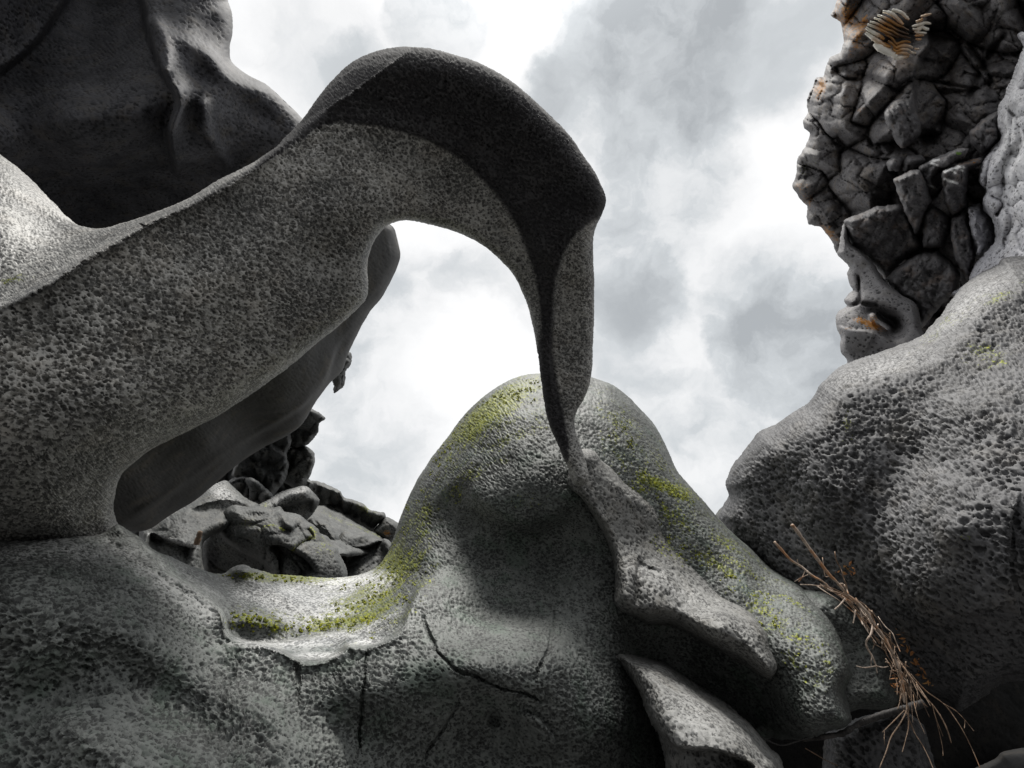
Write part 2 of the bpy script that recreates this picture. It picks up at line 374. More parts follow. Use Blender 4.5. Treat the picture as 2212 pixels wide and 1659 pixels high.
M_WALL = rock_mat('dark_smooth_basalt', (0.02, 0.0205, 0.025), (0.105, 0.106, 0.118), pit=34, pitdepth=0.02, pitr=0.46, aniso=(0.7, 1, 1.3), lump=0.015, lumpscale=2.5, big=0.3, rough=0.8)
M_SLAB = rock_mat('shaded_slab_basalt', (0.012, 0.012, 0.012), (0.04, 0.039, 0.038), pit=60, pitdepth=0.004, pitr=0.4, lump=0.02, lumpscale=3, big=0.2)  # near-black variant of the wall rock, deep shade put into its colour
M_CLIFF = rock_mat('broken_cliff_basalt', (0.05, 0.047, 0.05), (0.22, 0.212, 0.215), pit=26, pitdepth=0.012, pitr=0.34, lump=0.01, lumpscale=3, grain=0.01, rugged=0.003, rugscale=9, stain=(0.20, 0.15, 0.09), stainamt=0.28, rough=0.78)
M_BLOCK = rock_mat('fractured_block_basalt', (0.055, 0.053, 0.057), (0.21, 0.205, 0.21), pit=26, pitdepth=0.008, pitr=0.3, lump=0.015, lumpscale=3, grain=0.008, rugged=0.008, rugscale=6, stain=(0.17, 0.11, 0.07), stainamt=0.4, rough=0.78)
M_PALE = rock_mat('pale_weathered_basalt', (0.30, 0.30, 0.33), (0.58, 0.58, 0.62), pit=30, pitdepth=0.012, pitr=0.36, lump=0.06, lumpscale=2.5, grain=0.004, rugged=0.02, rugscale=3)
M_SMOOTH = rock_mat('smooth_grey_basalt', (0.16, 0.155, 0.16), (0.30, 0.295, 0.30), pit=30, pitdepth=0.010, pitr=0.38, lump=0.03, lumpscale=3, rugged=0.006, rugscale=5, rough=0.78)
M_FAR = rock_mat('boulder_basalt', (0.028, 0.03, 0.029), (0.13, 0.135, 0.13), pit=44, pitdepth=0.012, pitr=0.5, lump=0.05, lumpscale=2, grain=0.006, rugged=0.01, rugscale=5)
M_FARDK = rock_mat('dark_block_basalt', (0.018, 0.019, 0.02), (0.09, 0.094, 0.094), pit=24, pitdepth=0.012, pitr=0.4, lump=0.06, lumpscale=1.6, grain=0.01, rugged=0.015, rugscale=3, rough=0.75)

# ------------------------------------------------------------------ bedrock: foreground mass, mossy bowl and dome in one body
BED = [(-90, 1157), (0, 1158), (120, 1154), (200, 1155), (228, 1146), (250, 1132), (264, 1134), (282, 1146), (305, 1160), (330, 1185), (365, 1202), (400, 1218), (440, 1232), (470, 1239), (487, 1237), (503, 1225), (525, 1220), (548, 1228), (590, 1240),
       (640, 1244), (700, 1248), (745, 1247), (785, 1238), (815, 1222), (835, 1198), (848, 1168), (863, 1122), (880, 1080), (905, 1030), (935, 985), (970, 940), (1005, 895), (1045, 855), (1090, 826), (1130, 811), (1170, 806), (1230, 806),
       (1285, 816), (1330, 835), (1375, 875), (1415, 920), (1440, 965), (1460, 1010), (1478, 1035), (1515, 1078), (1565, 1132), (1623, 1186), (1660, 1223), (1697, 1246), (1735, 1270), (1787, 1330), (1815, 1380), (1830, 1420), (1838, 1459), (1829, 1490),
       (1834, 1533), (1838, 1556), (1820, 1573), (1793, 1577), (1740, 1598), (1690, 1600), (1650, 1620), (1640, 1740), (-90, 1740)]
dome = [(870, 1130, 2.95), (960, 1100, 2.72), (1000, 1180, 2.46), (1040, 960, 2.80), (1100, 900, 2.87), (1200, 850, 3.1), (1350, 900, 3.0), (920, 1200, 2.46), (1100, 1114, 2.38), (1175, 1108, 2.36), (1025, 1062, 2.50), (1234, 1050, 2.36)]
bed_near = dome + [(0, 1168, 1.66), (120, 1165, 1.70), (230, 1180, 1.78), (0, 1250, 1.30), (130, 1255, 1.35), (250, 1290, 1.42), (330, 1290, 1.52), (0, 1400, 1.16), (0, 1650, 1.04), (250, 1400, 1.3), (250, 1650, 1.02), (400, 1300, 1.64), (450, 1345, 1.66), (450, 1500, 1.36), (500, 1650, 1.12), (700, 1450, 1.6), (700, 1650, 1.3),
        (903, 1275, 2.08), (960, 1260, 2.2), (1060, 1250, 2.38), (1100, 1185, 2.44), (1200, 1170, 2.44), (1160, 1260, 2.36), (1260, 1250, 2.3), (850, 1410, 1.66), (1050, 1440, 1.55), (1050, 1330, 2.08), (1200, 1430, 1.7), (1200, 1330, 2.1), (930, 1330, 1.88),
        (1050, 1550, 1.72), (1050, 1650, 1.70), (1300, 1450, 1.9), (1350, 1550, 1.85), (1300, 1650, 1.75), (800, 1490, 1.5), (800, 1600, 1.52),
        (1450, 1100, 2.62), (1380, 1200, 2.4), (1500, 1170, 2.55), (1560, 1190, 2.6), (1600, 1270, 2.34), (1650, 1260, 2.45), (1680, 1350, 2.08), (1730, 1310, 2.25), (1450, 1400, 2.35), (1550, 1450, 2.25), (1640, 1490, 2.1), (1700, 1400, 1.95), (1780, 1420, 1.88), (1800, 1500, 1.75), (1750, 1545, 1.75), (1700, 1580, 2.0), (1600, 1560, 2.3), (1500, 1500, 2.4)]
bowl = dome + [(60, 1150, 1.70), (140, 1150, 1.75), (200, 1152, 1.80), (228, 1155, 1.87), (255, 1135, 1.93), (300, 1165, 1.93), (400, 1230, 2.15), (480, 1245, 2.5), (540, 1230, 2.65), (640, 1248, 2.85), (740, 1250, 2.95), (820, 1220, 2.9), (350, 1220, 1.88), (450, 1290, 1.93), (560, 1290, 2.35), (700, 1300, 2.5),
        (800, 1290, 2.5), (860, 1260, 2.45), (500, 1360, 1.98), (600, 1372, 2.08), (700, 1372, 2.12), (800, 1350, 2.12), (860, 1320, 2.1), (650, 1415, 1.85), (700, 1412, 1.86), (790, 1390, 1.9), (1060, 1250, 2.38)]
BEDLINE = [(1060, 700), (1050, 1000), (1010, 1170), (945, 1232), (903, 1267), (880, 1318), (860, 1360), (830, 1384), (790, 1398), (754, 1394), (736, 1408), (700, 1425), (660, 1430), (640, 1421), (610, 1404), (570, 1392), (520, 1384), (491, 1365), (484, 1328),
           (460, 1298), (420, 1272), (350, 1228), (280, 1192), (232, 1166), (200, 1150), (100, 1130)]
bed, D_bed = rock('bedrock', BED, bed_near, M_BED, 'broad grey pitted bedrock with mossy basin and tall domed hump under the arch', far=bowl, line=BEDLINE, lw=14,
    w=[(0, 1160, 40), (300, 1160, 14), (640, 1244, 14), (860, 1120, 60), (960, 950, 90), (1200, 810, 110), (1400, 900, 90), (1480, 1040, 60), (1660, 1223, 50), (1838, 1500, 40), (1760, 1590, 40), (1600, 1700, 30), (500, 1740, 10)],
    T=[(0, 1160, .2), (300, 1160, .1), (640, 1244, .12), (860, 1120, .45), (960, 950, .55), (1200, 810, .6), (1400, 900, .6), (1480, 1040, .5), (1660, 1223, .4), (1838, 1500, .3), (1760, 1590, .3), (1600, 1700, .2), (500, 1740, .1)],
    step=2.1, strokes=[
        ('r', [(1000, 1040), (1040, 1085), (1100, 1122), (1160, 1130), (1215, 1100), (1238, 1040)], 34, 0.025),
        ('s', [(1250, 1090), (1215, 1112), (1160, 1140), (1100, 1134), (1035, 1095), (985, 1030)][::-1], 44, 0.09, 80),
        ('r', BEDLINE[5:23], 13, 0.028), ('g', 560, 1342, 62, 24, 5, 0.16), ('s', [(470, 1392), (560, 1392), (700, 1372), (800, 1345), (870, 1290)], 14, -0.06, 60),
        ('g', 1000, 1280, 120, 40, -8, 0.05), ('g', 620, 1290, 70, 22, 30, 0.06), ('g', 525, 1232, 24, 10, 0, 0.12),
        ('r', [(791, 1385), (792, 1410), (787, 1440), (789, 1470), (783, 1500), (781, 1540), (776, 1590), (780, 1640)], 2.4, -0.03), ('r', [(912, 1310), (916, 1340), (928, 1370), (938, 1388), (944, 1408), (968, 1430), (981, 1444), (1004, 1455), (1030, 1462), (1080, 1486), (1140, 1500), (1190, 1530)], 2.6, -0.032),
        ('r', [(1198, 1300), (1196, 1340), (1190, 1372), (1186, 1400), (1172, 1428), (1163, 1446), (1150, 1480)], 2.2, -0.022), ('r', [(996, 1500), (985, 1530), (964, 1562), (955, 1580), (925, 1620), (912, 1650)], 2.2, -0.02),
        ('s', [(1110, 1535), (1150, 1545), (1180, 1570), (1200, 1600), (1200, 1640)], 8, -0.05, 60), ('g', 1065, 1553, 12, 14, 0, -0.06),
        ('r', [(640, 1425), (645, 1470), (640, 1530)], 3, -0.025),
        ('g', 300, 1390, 120, 60, 35, 0.07), ('g', 110, 1500, 120, 60, -30, -0.07), ('g', 380, 1520, 120, 50, 40, -0.07), ('g', 190, 1600, 110, 50, 30, 0.06), ('g', 560, 1530, 90, 45, 20, 0.04),
        ('g', 1836, 1495, 22, 26, 0, -0.2), ('g', 720, 1560, 100, 50, 10, -0.05)],
    paint={'coarse': [('p', [(-90, 1120), (230, 1160), (420, 1300), (560, 1450), (640, 1600), (600, 1760), (-90, 1760)], 160, 1.0)], 'moss': [('p', [(1280, 830), (1420, 950), (1560, 1130), (1720, 1280), (1800, 1440), (1740, 1500), (1660, 1380), (1500, 1200), (1330, 1030)], 60, .30), ('p', [(1170, 815), (1010, 900), (900, 1080), (840, 1210), (900, 1230), (1010, 1060), (1180, 930)], 50, .26), ('g', 1060, 890, 120, 30, -38, 1.15), ('g', 1140, 840, 60, 30, -20, 0.5), ('g', 960, 990, 60, 40, -55, 0.35), ('g', 860, 1215, 60, 70, -50, .8), ('g', 790, 1310, 90, 55, -25, .8), ('g', 700, 1340, 90, 26, -10, 0.8), ('g', 620, 1246, 120, 13, 3, 0.9),
                    ('g', 560, 1340, 70, 26, 5, 0.6), ('g', 900, 1130, 40, 80, 20, 0.55), ('g', 1440, 1050, 75, 18, 25, 0.95), ('g', 1330, 930, 30, 80, -15, 0.32), ('g', 1420, 1180, 90, 30, 20, 0.36), ('g', 1560, 1220, 120, 24, 35, 0.38), ('g', 1130, 1080, 70, 25, 0, 0.2), ('g', 860, 1330, 60, 20, -30, 0.4)],
           'pale': [('p', [(500, 1280), (600, 1262), (830, 1232), (850, 1262), (800, 1310), (700, 1350), (640, 1352), (560, 1310)], 30, .85), ('p', [(-90, 1150), (230, 1160), (350, 1228), (484, 1318), (491, 1372), (430, 1340), (330, 1262), (200, 1212), (-90, 1205)], 50, .42), ('g', 640, 1300, 130, 26, 25, 0.85), ('g', 760, 1262, 80, 16, -8, 1.0), ('g', 620, 1388, 120, 13, 0, 1.0), ('g', 730, 1372, 100, 13, -8, 1.0), ('g', 800, 1352, 60, 10, -25, 0.8), ('g', 690, 1414, 50, 10, 0, 1.0), ('g', 785, 1385, 40, 9, -10, 1.0), ('g', 540, 1290, 60, 30, 30, 0.5), ('g', 420, 1250, 70, 20, 35, .3), ('g', 690, 1290, 110, 20, 15, .9)],  # paints bright sheen on the bowl floor and light on the front shelf
           'wet': [('g', 700, 1300, 200, 50, 5, 0.8), ('g', 690, 1390, 170, 30, -5, 1.0), ('g', 1480, 1430, 120, 50, 30, .5)]})

# the arch
ARCH = [(-90, 270), (-40, 305), (0, 333), (40, 362), (75, 395), (110, 432), (145, 466), (175, 488), (205, 492), (260, 484), (330, 460), (400, 430), (470, 390), (530, 360), (580, 327), (622, 290), (652, 258), (690, 205), (738, 152), (790, 119), (850, 103),
        (920, 104), (980, 117), (1040, 139), (1085, 163), (1130, 195), (1180, 240), (1225, 285), (1255, 328), (1285, 370), (1300, 402), (1309, 432), (1301, 460), (1284, 500), (1281, 560), (1284, 620), (1284, 700), (1281, 760), (1277, 815), (1266, 852),
        (1246, 888), (1242, 920), (1252, 958), (1262, 985), (1272, 1040), (1240, 1050), (1228, 1012), (1215, 985), (1200, 950), (1183, 905), (1172, 850), (1165, 790), (1155, 720), (1140, 660), (1115, 605), (1080, 562), (1035, 526), (980, 500), (930, 485), (880, 478), (848, 483), (824, 500),
        (804, 532), (793, 572), (796, 615), (790, 648), (765, 675), (700, 730), (640, 780), (560, 840), (500, 880), (440, 915), (380, 945), (330, 970), (290, 1000), (260, 1030), (248, 1070), (247, 1105), (258, 1135), (285, 1155), (300, 1200), (250, 1260), (-90, 1260)]
arch_near = [(-80, 660, 1.28), (0, 700, 1.32), (150, 600, 1.42), (330, 500, 1.66), (500, 400, 1.88), (650, 290, 2.1), (0, 900, 1.25), (0, 1100, 1.5), (150, 900, 1.35), (230, 1100, 1.95), (150, 1150, 1.78), (250, 1210, 2.35), (120, 1260, 2.2), (-80, 1250, 2.0), (300, 750, 1.5), (450, 800, 1.72), (300, 930, 1.62), (600, 600, 1.85), (700, 680, 2.0),
             (780, 600, 2.1), (750, 400, 2.05), (880, 420, 2.22), (900, 280, 2.2), (850, 160, 2.12), (1050, 470, 2.4), (1080, 330, 2.3), (1000, 180, 2.15), (1200, 350, 2.25), (1260, 430, 2.3), (1150, 600, 2.5), (1200, 560, 2.4), (1250, 620, 2.5), (1220, 800, 2.45), (1230, 950, 2.28), (1245, 1010, 2.16)]
arch_far = [(-80, 640, 1.42), (0, 620, 1.50), (150, 560, 1.62), (330, 470, 1.78), (500, 370, 1.95), (650, 262, 2.2), (0, 480, 1.85), (0, 350, 2.4), (100, 430, 2.35), (200, 490, 2.0), (150, 480, 2.2), (700, 200, 2.3)]
ARCHLINE = [(700, 240), (652, 275), (600, 318), (540, 362), (470, 400), (400, 438), (330, 474), (260, 510), (190, 552), (120, 598), (60, 634), (0, 660), (-90, 690)]
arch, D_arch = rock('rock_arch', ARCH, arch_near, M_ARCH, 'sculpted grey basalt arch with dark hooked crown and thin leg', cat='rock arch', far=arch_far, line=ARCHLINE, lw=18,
    w=[(0, 340, 50), (200, 492, 20), (500, 370, 18), (740, 150, 45), (920, 104, 60), (1180, 240, 55), (1309, 432, 45), (1284, 620, 30), (1277, 800, 30), (1242, 920, 25), (1200, 950, 22), (1165, 790, 25), (1080, 562, 25), (880, 478, 28), (795, 600, 36), (640, 780, 50), (380, 945, 50), (250, 1080, 40), (100, 1250, 20)],
    T=[(0, 340, .3), (200, 492, .15), (500, 370, .10), (740, 150, .2), (920, 104, .26), (1180, 240, .26), (1309, 432, .24), (1284, 620, .16), (1277, 800, .13), (1242, 920, .10), (1200, 950, .10), (1165, 790, .13), (1080, 562, .13), (880, 478, .16), (795, 600, .2), (640, 780, .25), (380, 945, .25), (250, 1080, .25), (100, 1250, .1)],
    step=2.0, strokes=[
        ('r', [(640, 285), (540, 372), (430, 436), (330, 482), (200, 556), (80, 630), (0, 668)], 12, 0.05),
        ('r', [(700, 262), (800, 262), (900, 285), (1000, 330), (1080, 400), (1150, 500), (1190, 600), (1190, 760)], 22, 0.03),
        ('s', [(1290, 470), (1240, 520), (1208, 590), (1196, 680), (1192, 800), (1200, 880)], 14, -0.05, 60),
        ('g', 480, 600, 160, 60, -38, 0.05), ('g', 250, 880, 140, 70, -30, 0.06), ('g', 700, 560, 60, 50, -40, -0.05), ('g', 760, 440, 80, 40, -20, 0.03)],
    paint={'crust_shade': [('p', [(540, 372), (630, 262), (670, 170), (770, 80), (920, 60), (1110, 130), (1280, 290), (1345, 430), (1295, 470), (1240, 515), (1207, 590), (1196, 680), (1200, 800), (1230, 960), (1215, 990), (1160, 830), (1166, 690), (1150, 585), (1105, 470), (1040, 390), (960, 325), (860, 285), (760, 265), (690, 275)], 40, 1.0),  # crown band and leg stripe: rough dark crust with shade painted in
                     ('l', [(0, 672), (80, 634), (180, 575), (300, 503), (420, 442), (560, 352)], 9, 0.55)],  # dark line paints the shade under the rim
           'pale': [('g', 60, 520, 150, 50, -15, 0.28), ('g', 15, 420, 60, 50, 30, .2)], 'moss': [('g', 10, 606, 60, 12, -15, 0.6), ('g', 520, 560, 60, 40, 0, 0.12)]})  # pale patches paint light on the upward-facing ledge

# ridge and snout in front of the dome
M_RIDGE_PAINT = {'moss': [('g', 1460, 1190, 80, 30, 30, 0.35), ('g', 1380, 1110, 40, 20, 30, 0.25)], 'pale': [('g', 1450, 1270, 110, 40, 32, 0.25)]}
def on_bed(pts): return [(u, v, float(D_bed(np.array([float(u)]), np.array([float(v)]))[0])-o) for u, v, o in pts]
ridge, D_ridge = rock('rock_ridge', [(1226, 1018), (1232, 992), (1245, 976), (1262, 970), (1285, 976), (1303, 996), (1335, 1026), (1375, 1058), (1420, 1095), (1450, 1150), (1500, 1215), (1570, 1283), (1625, 1328), (1662, 1382), (1682, 1432), (1674, 1458), (1655, 1464), (1600, 1436), (1540, 1402),
     (1500, 1378), (1450, 1354), (1400, 1348), (1370, 1334), (1342, 1322), (1326, 1300), (1328, 1250), (1318, 1190), (1290, 1130), (1262, 1088), (1238, 1062), (1224, 1040)],
    on_bed([(1240, 1000, .16), (1290, 1010, .16), (1262, 1070, .16), (1340, 1060, .11), (1310, 1130, .16), (1400, 1120, .06), (1360, 1180, .14), (1440, 1190, .04), (1500, 1240, .05), (1560, 1290, .08)])+[(1345, 1250, 2.02), (1345, 1300, 1.98), (1420, 1260, 2.05), (1450, 1330, 1.93), (1560, 1350, 1.82), (1560, 1395, 1.82), (1630, 1370, 1.82), (1650, 1430, 1.70)],
    M_RIDGE, 'knobbly pale ridge ending in a blunt snout, rooted at the foot of the thin leg', w=[(1240, 1000, 26), (1340, 1030, 26), (1420, 1110, 30), (1500, 1215, 34), (1640, 1350, 34), (1680, 1432, 40), (1600, 1436, 60), (1450, 1354, 50), (1326, 1290, 26), (1262, 1088, 22)], T=[(1240, 1000, .2), (1340, 1030, .2), (1420, 1110, .14), (1500, 1215, .14), (1640, 1350, .2), (1680, 1432, .5), (1600, 1436, .6), (1450, 1354, .5), (1326, 1290, .34), (1262, 1088, .24)],
    step=2.4, strokes=[('r', [(1384, 1200), (1375, 1260), (1378, 1310)], 6, -0.04), ('g', 1390, 1222, 8, 6, 0, -0.04), ('g', 1412, 1232, 14, 5, 25, -0.04), ('g', 1352, 1290, 16, 20, 0, .04), ('g', 1300, 1120, 22, 14, 40, .03), ('g', 1270, 990, 16, 12, 0, .03)], paint=M_RIDGE_PAINT)
lower, D_low = rock('boulder', [(1318, 1415), (1345, 1404), (1370, 1412), (1400, 1421), (1440, 1433), (1470, 1453), (1513, 1480), (1563, 1513), (1607, 1550), (1640, 1586), (1663, 1616), (1693, 1659), (1730, 1740), (1450, 1740), (1438, 1659), (1420, 1590), (1403, 1556), (1387, 1510), (1367, 1476), (1340, 1440)],
    [(1340, 1420, 1.85), (1400, 1480, 1.62), (1500, 1500, 1.7), (1450, 1580, 1.35), (1560, 1600, 1.4), (1600, 1560, 1.6), (1680, 1680, 1.4), (1500, 1690, 1.32)], M_RIDGE, 'long pale pitted boulder lying below the blunt snout at the bottom edge', w=60, T=0.45, step=2.6,
    strokes=[('s', [(1640, 1665), (1600, 1640), (1540, 1622), (1480, 1618), (1440, 1600), (1405, 1560)][::-1], 14, 0.12, 80)], paint={'pale': [('g', 1500, 1560, 90, 50, 40, .25)], 'moss': [('g', 1500, 1590, 60, 40, 0, .12)]}, cat='boulder')
wedge, _ = rock('boulder', [(1690, 1280), (1720, 1272), (1753, 1272), (1800, 1281), (1837, 1310), (1870, 1343), (1900, 1375), (1922, 1408), (1937, 1476), (1940, 1518), (1913, 1532), (1853, 1533), (1790, 1550), (1700, 1500)],
    [(1720, 1300, 2.5), (1800, 1320, 2.4), (1880, 1400, 2.35), (1920, 1500, 2.2), (1850, 1500, 2.2), (1800, 1450, 2.3)], M_BED, 'dim rounded boulder wedged between the domed bedrock and the huge pitted boulder', w=40, T=0.3, step=3, cat='boulder')
bigr, D_bigr = rock('boulder', [(1556, 1125), (1563, 1095), (1575, 1070), (1568, 1045), (1580, 1010), (1600, 985), (1622, 953), (1641, 932), (1678, 915), (1709, 893), (1740, 875), (1756, 857), (1774, 828), (1809, 797), (1840, 781), (1902, 760), (1964, 738), (1995, 722), (2026, 688), (2070, 629), (2101, 601),
     (2151, 573), (2212, 546), (2300, 515), (2310, 1460), (2212, 1471), (2153, 1483), (2117, 1511), (2067, 1537), (2046, 1515), (1985, 1492), (1930, 1480), (1820, 1400), (1700, 1300), (1600, 1200)],
    [(1600, 1060, 3.2), (1700, 1000, 2.95), (1600, 1150, 3.1), (1800, 900, 2.9), (1800, 1150, 2.6), (1900, 1000, 2.55), (1850, 1300, 2.5), (2000, 850, 2.75), (2000, 1200, 2.1), (2100, 700, 3.1), (2212, 620, 3.2), (2212, 900, 2.2), (2100, 1000, 2.15), (2212, 1200, 1.8), (2100, 1350, 1.95), (2212, 1420, 1.9), (1980, 1400, 2.3)],
    M_BOULD, 'huge coarse pitted grey boulder filling the right side above the driftwood', w=[(1570, 1050, 50), (1740, 875, 70), (1964, 738, 80), (2212, 546, 90), (2150, 1483, 60), (1900, 1450, 40)], T=[(1570, 1050, .5), (1740, 875, .6), (1964, 738, .9), (2212, 546, 1.2), (2150, 1483, .5), (1900, 1450, .4)], step=2.3,
    strokes=[('g', 1950, 1020, 130, 60, -60, -0.10), ('g', 2060, 1140, 50, 50, 0, 0.07), ('g', 1800, 1050, 60, 120, -20, 0.08), ('g', 1700, 1080, 40, 120, -15, -0.06), ('g', 2100, 880, 90, 60, 0, 0.08), ('s', [(2205, 1060), (2185, 1130), (2180, 1220), (2195, 1290), (2205, 1340)], 6, -0.06, 200), ('g', 1980, 1290, 60, 80, -30, 0.06)],
    paint={'moss': [('g', 2140, 770, 60, 25, 10, 0.55), ('g', 2060, 690, 110, 14, -35, 0.4), ('g', 2160, 640, 90, 14, -25, 0.4), ('g', 1830, 925, 14, 40, 0, 0.45), ('g', 2090, 1160, 25, 14, 0, .4)], 'pale': [('g', 1900, 795, 120, 22, -18, .35), ('g', 2090, 655, 120, 30, -38, .35)]}, cat='boulder')  # pale strips paint light along the boulder's top edge
# low dark boulders under the driftwood
rock('boulder', [(1780, 1600), (1810, 1570), (1870, 1545), (1940, 1535), (1985, 1560), (2010, 1620), (2050, 1740), (1790, 1740)], [(1800, 1620, 2.6), (1900, 1580, 2.5), (1980, 1640, 2.5), (1900, 1700, 2.4)], M_BOULD, 'low shaded pitted boulder under the dark log at the bottom right', w=40, T=0.3, step=4, cat='boulder')
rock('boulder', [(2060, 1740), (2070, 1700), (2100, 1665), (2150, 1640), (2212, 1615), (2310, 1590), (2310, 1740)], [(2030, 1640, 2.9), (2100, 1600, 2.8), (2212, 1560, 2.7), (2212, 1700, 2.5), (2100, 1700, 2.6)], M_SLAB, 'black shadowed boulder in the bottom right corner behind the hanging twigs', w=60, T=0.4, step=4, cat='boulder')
rock('boulder', [(1560, 1440), (1700, 1400), (1950, 1420), (2150, 1430), (2330, 1420), (2330, 1790), (1560, 1790)], [(1600, 1500, 3.3), (1800, 1500, 3.4), (2000, 1500, 3.3), (2300, 1500, 3.3), (2000, 1700, 3.1)], M_SLAB, 'dark backing boulder deep below the driftwood, its black standing in for shade', w=40, T=.4, step=5, cat='boulder')
rock('boulder', [(1530, 1140), (1545, 1115), (1560, 1098), (1580, 1085), (1620, 1100), (1650, 1200), (1580, 1180)], [(1550, 1130, 3.6), (1600, 1110, 3.5), (1620, 1160, 3.4)], M_FAR, 'small pale boulder peeping out between the dome and the huge pitted boulder', w=25, T=0.3, step=4, cat='boulder')

# ------------------------------------------------------------------ top-left wall, hanging slab
cliffl, D_cl = rock('rock_wall', [(-90, -90), (480, -90), (489, -20), (492, 0), (500, 24), (503, 50), (502, 72), (496, 100), (500, 132), (532, 160), (572, 180), (600, 204), (624, 228), (650, 252), (720, 330), (650, 430), (600, 520), (450, 640), (200, 800), (-90, 850)],
    [(-60, -60, 3.8), (0, 60, 4.2), (100, -60, 4.6), (200, -80, 6.0), (330, -80, 5.6), (480, -80, 5.4), (200, 40, 5.3), (200, 150, 4.6), (60, 180, 4.3), (150, 255, 3.8), (300, 255, 4.1), (100, 350, 4.5), (0, 290, 3.9), (200, 450, 5.6), (300, 420, 5.6), (330, 100, 4.7), (420, 100, 4.7), (420, 300, 4.9), (480, 200, 4.8), (600, 270, 5.3), (480, 30, 4.9), (-60, 400, 4.5), (300, 700, 5.8), (-60, 700, 5.0), (560, 480, 5.6)],
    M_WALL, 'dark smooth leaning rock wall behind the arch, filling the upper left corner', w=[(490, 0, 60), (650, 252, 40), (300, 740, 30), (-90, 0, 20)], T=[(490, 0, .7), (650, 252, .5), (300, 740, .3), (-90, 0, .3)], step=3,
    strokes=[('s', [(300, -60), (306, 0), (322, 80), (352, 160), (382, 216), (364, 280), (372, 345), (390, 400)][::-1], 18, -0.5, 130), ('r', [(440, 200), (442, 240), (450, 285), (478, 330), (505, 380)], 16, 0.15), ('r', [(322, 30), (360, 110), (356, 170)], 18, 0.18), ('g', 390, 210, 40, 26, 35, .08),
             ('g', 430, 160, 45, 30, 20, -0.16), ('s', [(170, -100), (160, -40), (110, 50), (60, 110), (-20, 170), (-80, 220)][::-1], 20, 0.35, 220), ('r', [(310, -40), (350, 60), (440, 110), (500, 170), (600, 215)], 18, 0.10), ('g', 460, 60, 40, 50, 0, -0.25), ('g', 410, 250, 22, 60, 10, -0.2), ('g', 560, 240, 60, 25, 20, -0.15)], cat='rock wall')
slab, _ = rock('hanging_slab', [(820, 475), (848, 488), (857, 515), (863, 553), (852, 590), (828, 640), (800, 672), (782, 702), (765, 737), (750, 772), (738, 802), (710, 830), (682, 868), (655, 915), (628, 936), (600, 952), (560, 972), (510, 1008), (470, 1040), (420, 1080), (370, 1112), (325, 1140), (290, 1146), (240, 1140),
     (180, 1060), (220, 960), (400, 820), (620, 680), (740, 580), (780, 500)],
    [(840, 520, 3.5), (800, 620, 3.4), (700, 780, 3.2), (740, 740, 3.45), (600, 880, 3.0), (560, 940, 3.35), (450, 960, 2.8), (450, 1030, 3.2), (300, 1060, 2.6), (320, 1120, 2.95), (250, 1100, 2.6), (500, 850, 2.7), (300, 950, 2.4), (700, 660, 3.0)],
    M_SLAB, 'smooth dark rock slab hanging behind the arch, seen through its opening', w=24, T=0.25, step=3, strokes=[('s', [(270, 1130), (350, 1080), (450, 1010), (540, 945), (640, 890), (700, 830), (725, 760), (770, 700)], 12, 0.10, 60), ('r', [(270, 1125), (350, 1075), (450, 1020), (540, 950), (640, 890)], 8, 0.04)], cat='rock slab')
rock('dark_rock', [(720, 850), (722, 820), (735, 790), (745, 765), (756, 762), (760, 775), (756, 790), (748, 800), (744, 830), (730, 846)], [(740, 800, 4.2), (735, 830, 4.3), (750, 780, 4.2)], M_FARDK, 'small dark knob of rock sticking out of the edge of the hanging slab', w=10, T=0.15, step=3)

# ------------------------------------------------------------------ boulders seen through the opening
rock('rock_bank', [(230, 1150), (330, 1090), (440, 1030), (520, 960), (600, 900), (650, 890), (655, 960), (652, 1020), (700, 1062), (780, 1105), (850, 1145), (880, 1270), (230, 1270)], [(300, 1150, 11), (500, 1000, 10.5), (620, 920, 10), (650, 1030, 10.5), (800, 1140, 11), (600, 1200, 9)], M_FARDK, 'dark rock bank behind all the boulders in the opening', w=14, T=.8, step=3.5, smooth=False, cat='rock bank', strokes=[('b', 21, 50, .5, .4, 1)])
rock('boulder', [(620, 960), (600, 930), (640, 880), (672, 884), (690, 893), (703, 904), (690, 914), (688, 933), (669, 955), (656, 966), (640, 972)], [(640, 920, 7), (680, 910, 6.8), (660, 950, 7.2)], M_FARDK, 'angular grey block with a beak-like corner just under the hanging slab', w=14, T=.5, step=3, smooth=False, cat='boulder')
rock('boulder', [(640, 1060), (612, 1040), (612, 985), (621, 968), (661, 962), (680, 981), (679, 998), (669, 1026), (655, 1048)], [(640, 1000, 7.6), (670, 1000, 7.6), (640, 1040, 7.8)], M_FAR, 'rough speckled block below the beaked block, right of the dark column', w=14, T=.6, step=3, smooth=False, cat='boulder')
rock('boulder', [(500, 1030), (510, 985), (560, 940), (629, 925), (629, 957), (618, 976), (622, 1008), (616, 1030), (608, 1046), (586, 1073), (540, 1060)], [(560, 990, 6.6), (610, 960, 6.6), (560, 1040, 6.7)], M_FARDK, 'dark upright column of rock under the hanging slab', w=20, T=.6, step=3, smooth=False, cat='boulder')
rock('boulder', [(488, 1060), (496, 1036), (530, 1028), (562, 1045), (590, 1076), (570, 1100), (500, 1100)], [(530, 1060, 6.3), (570, 1080, 6.2)], M_FARDK, 'low rough grey lump at the foot of the dark column', w=18, T=.5, step=3, cat='boulder')
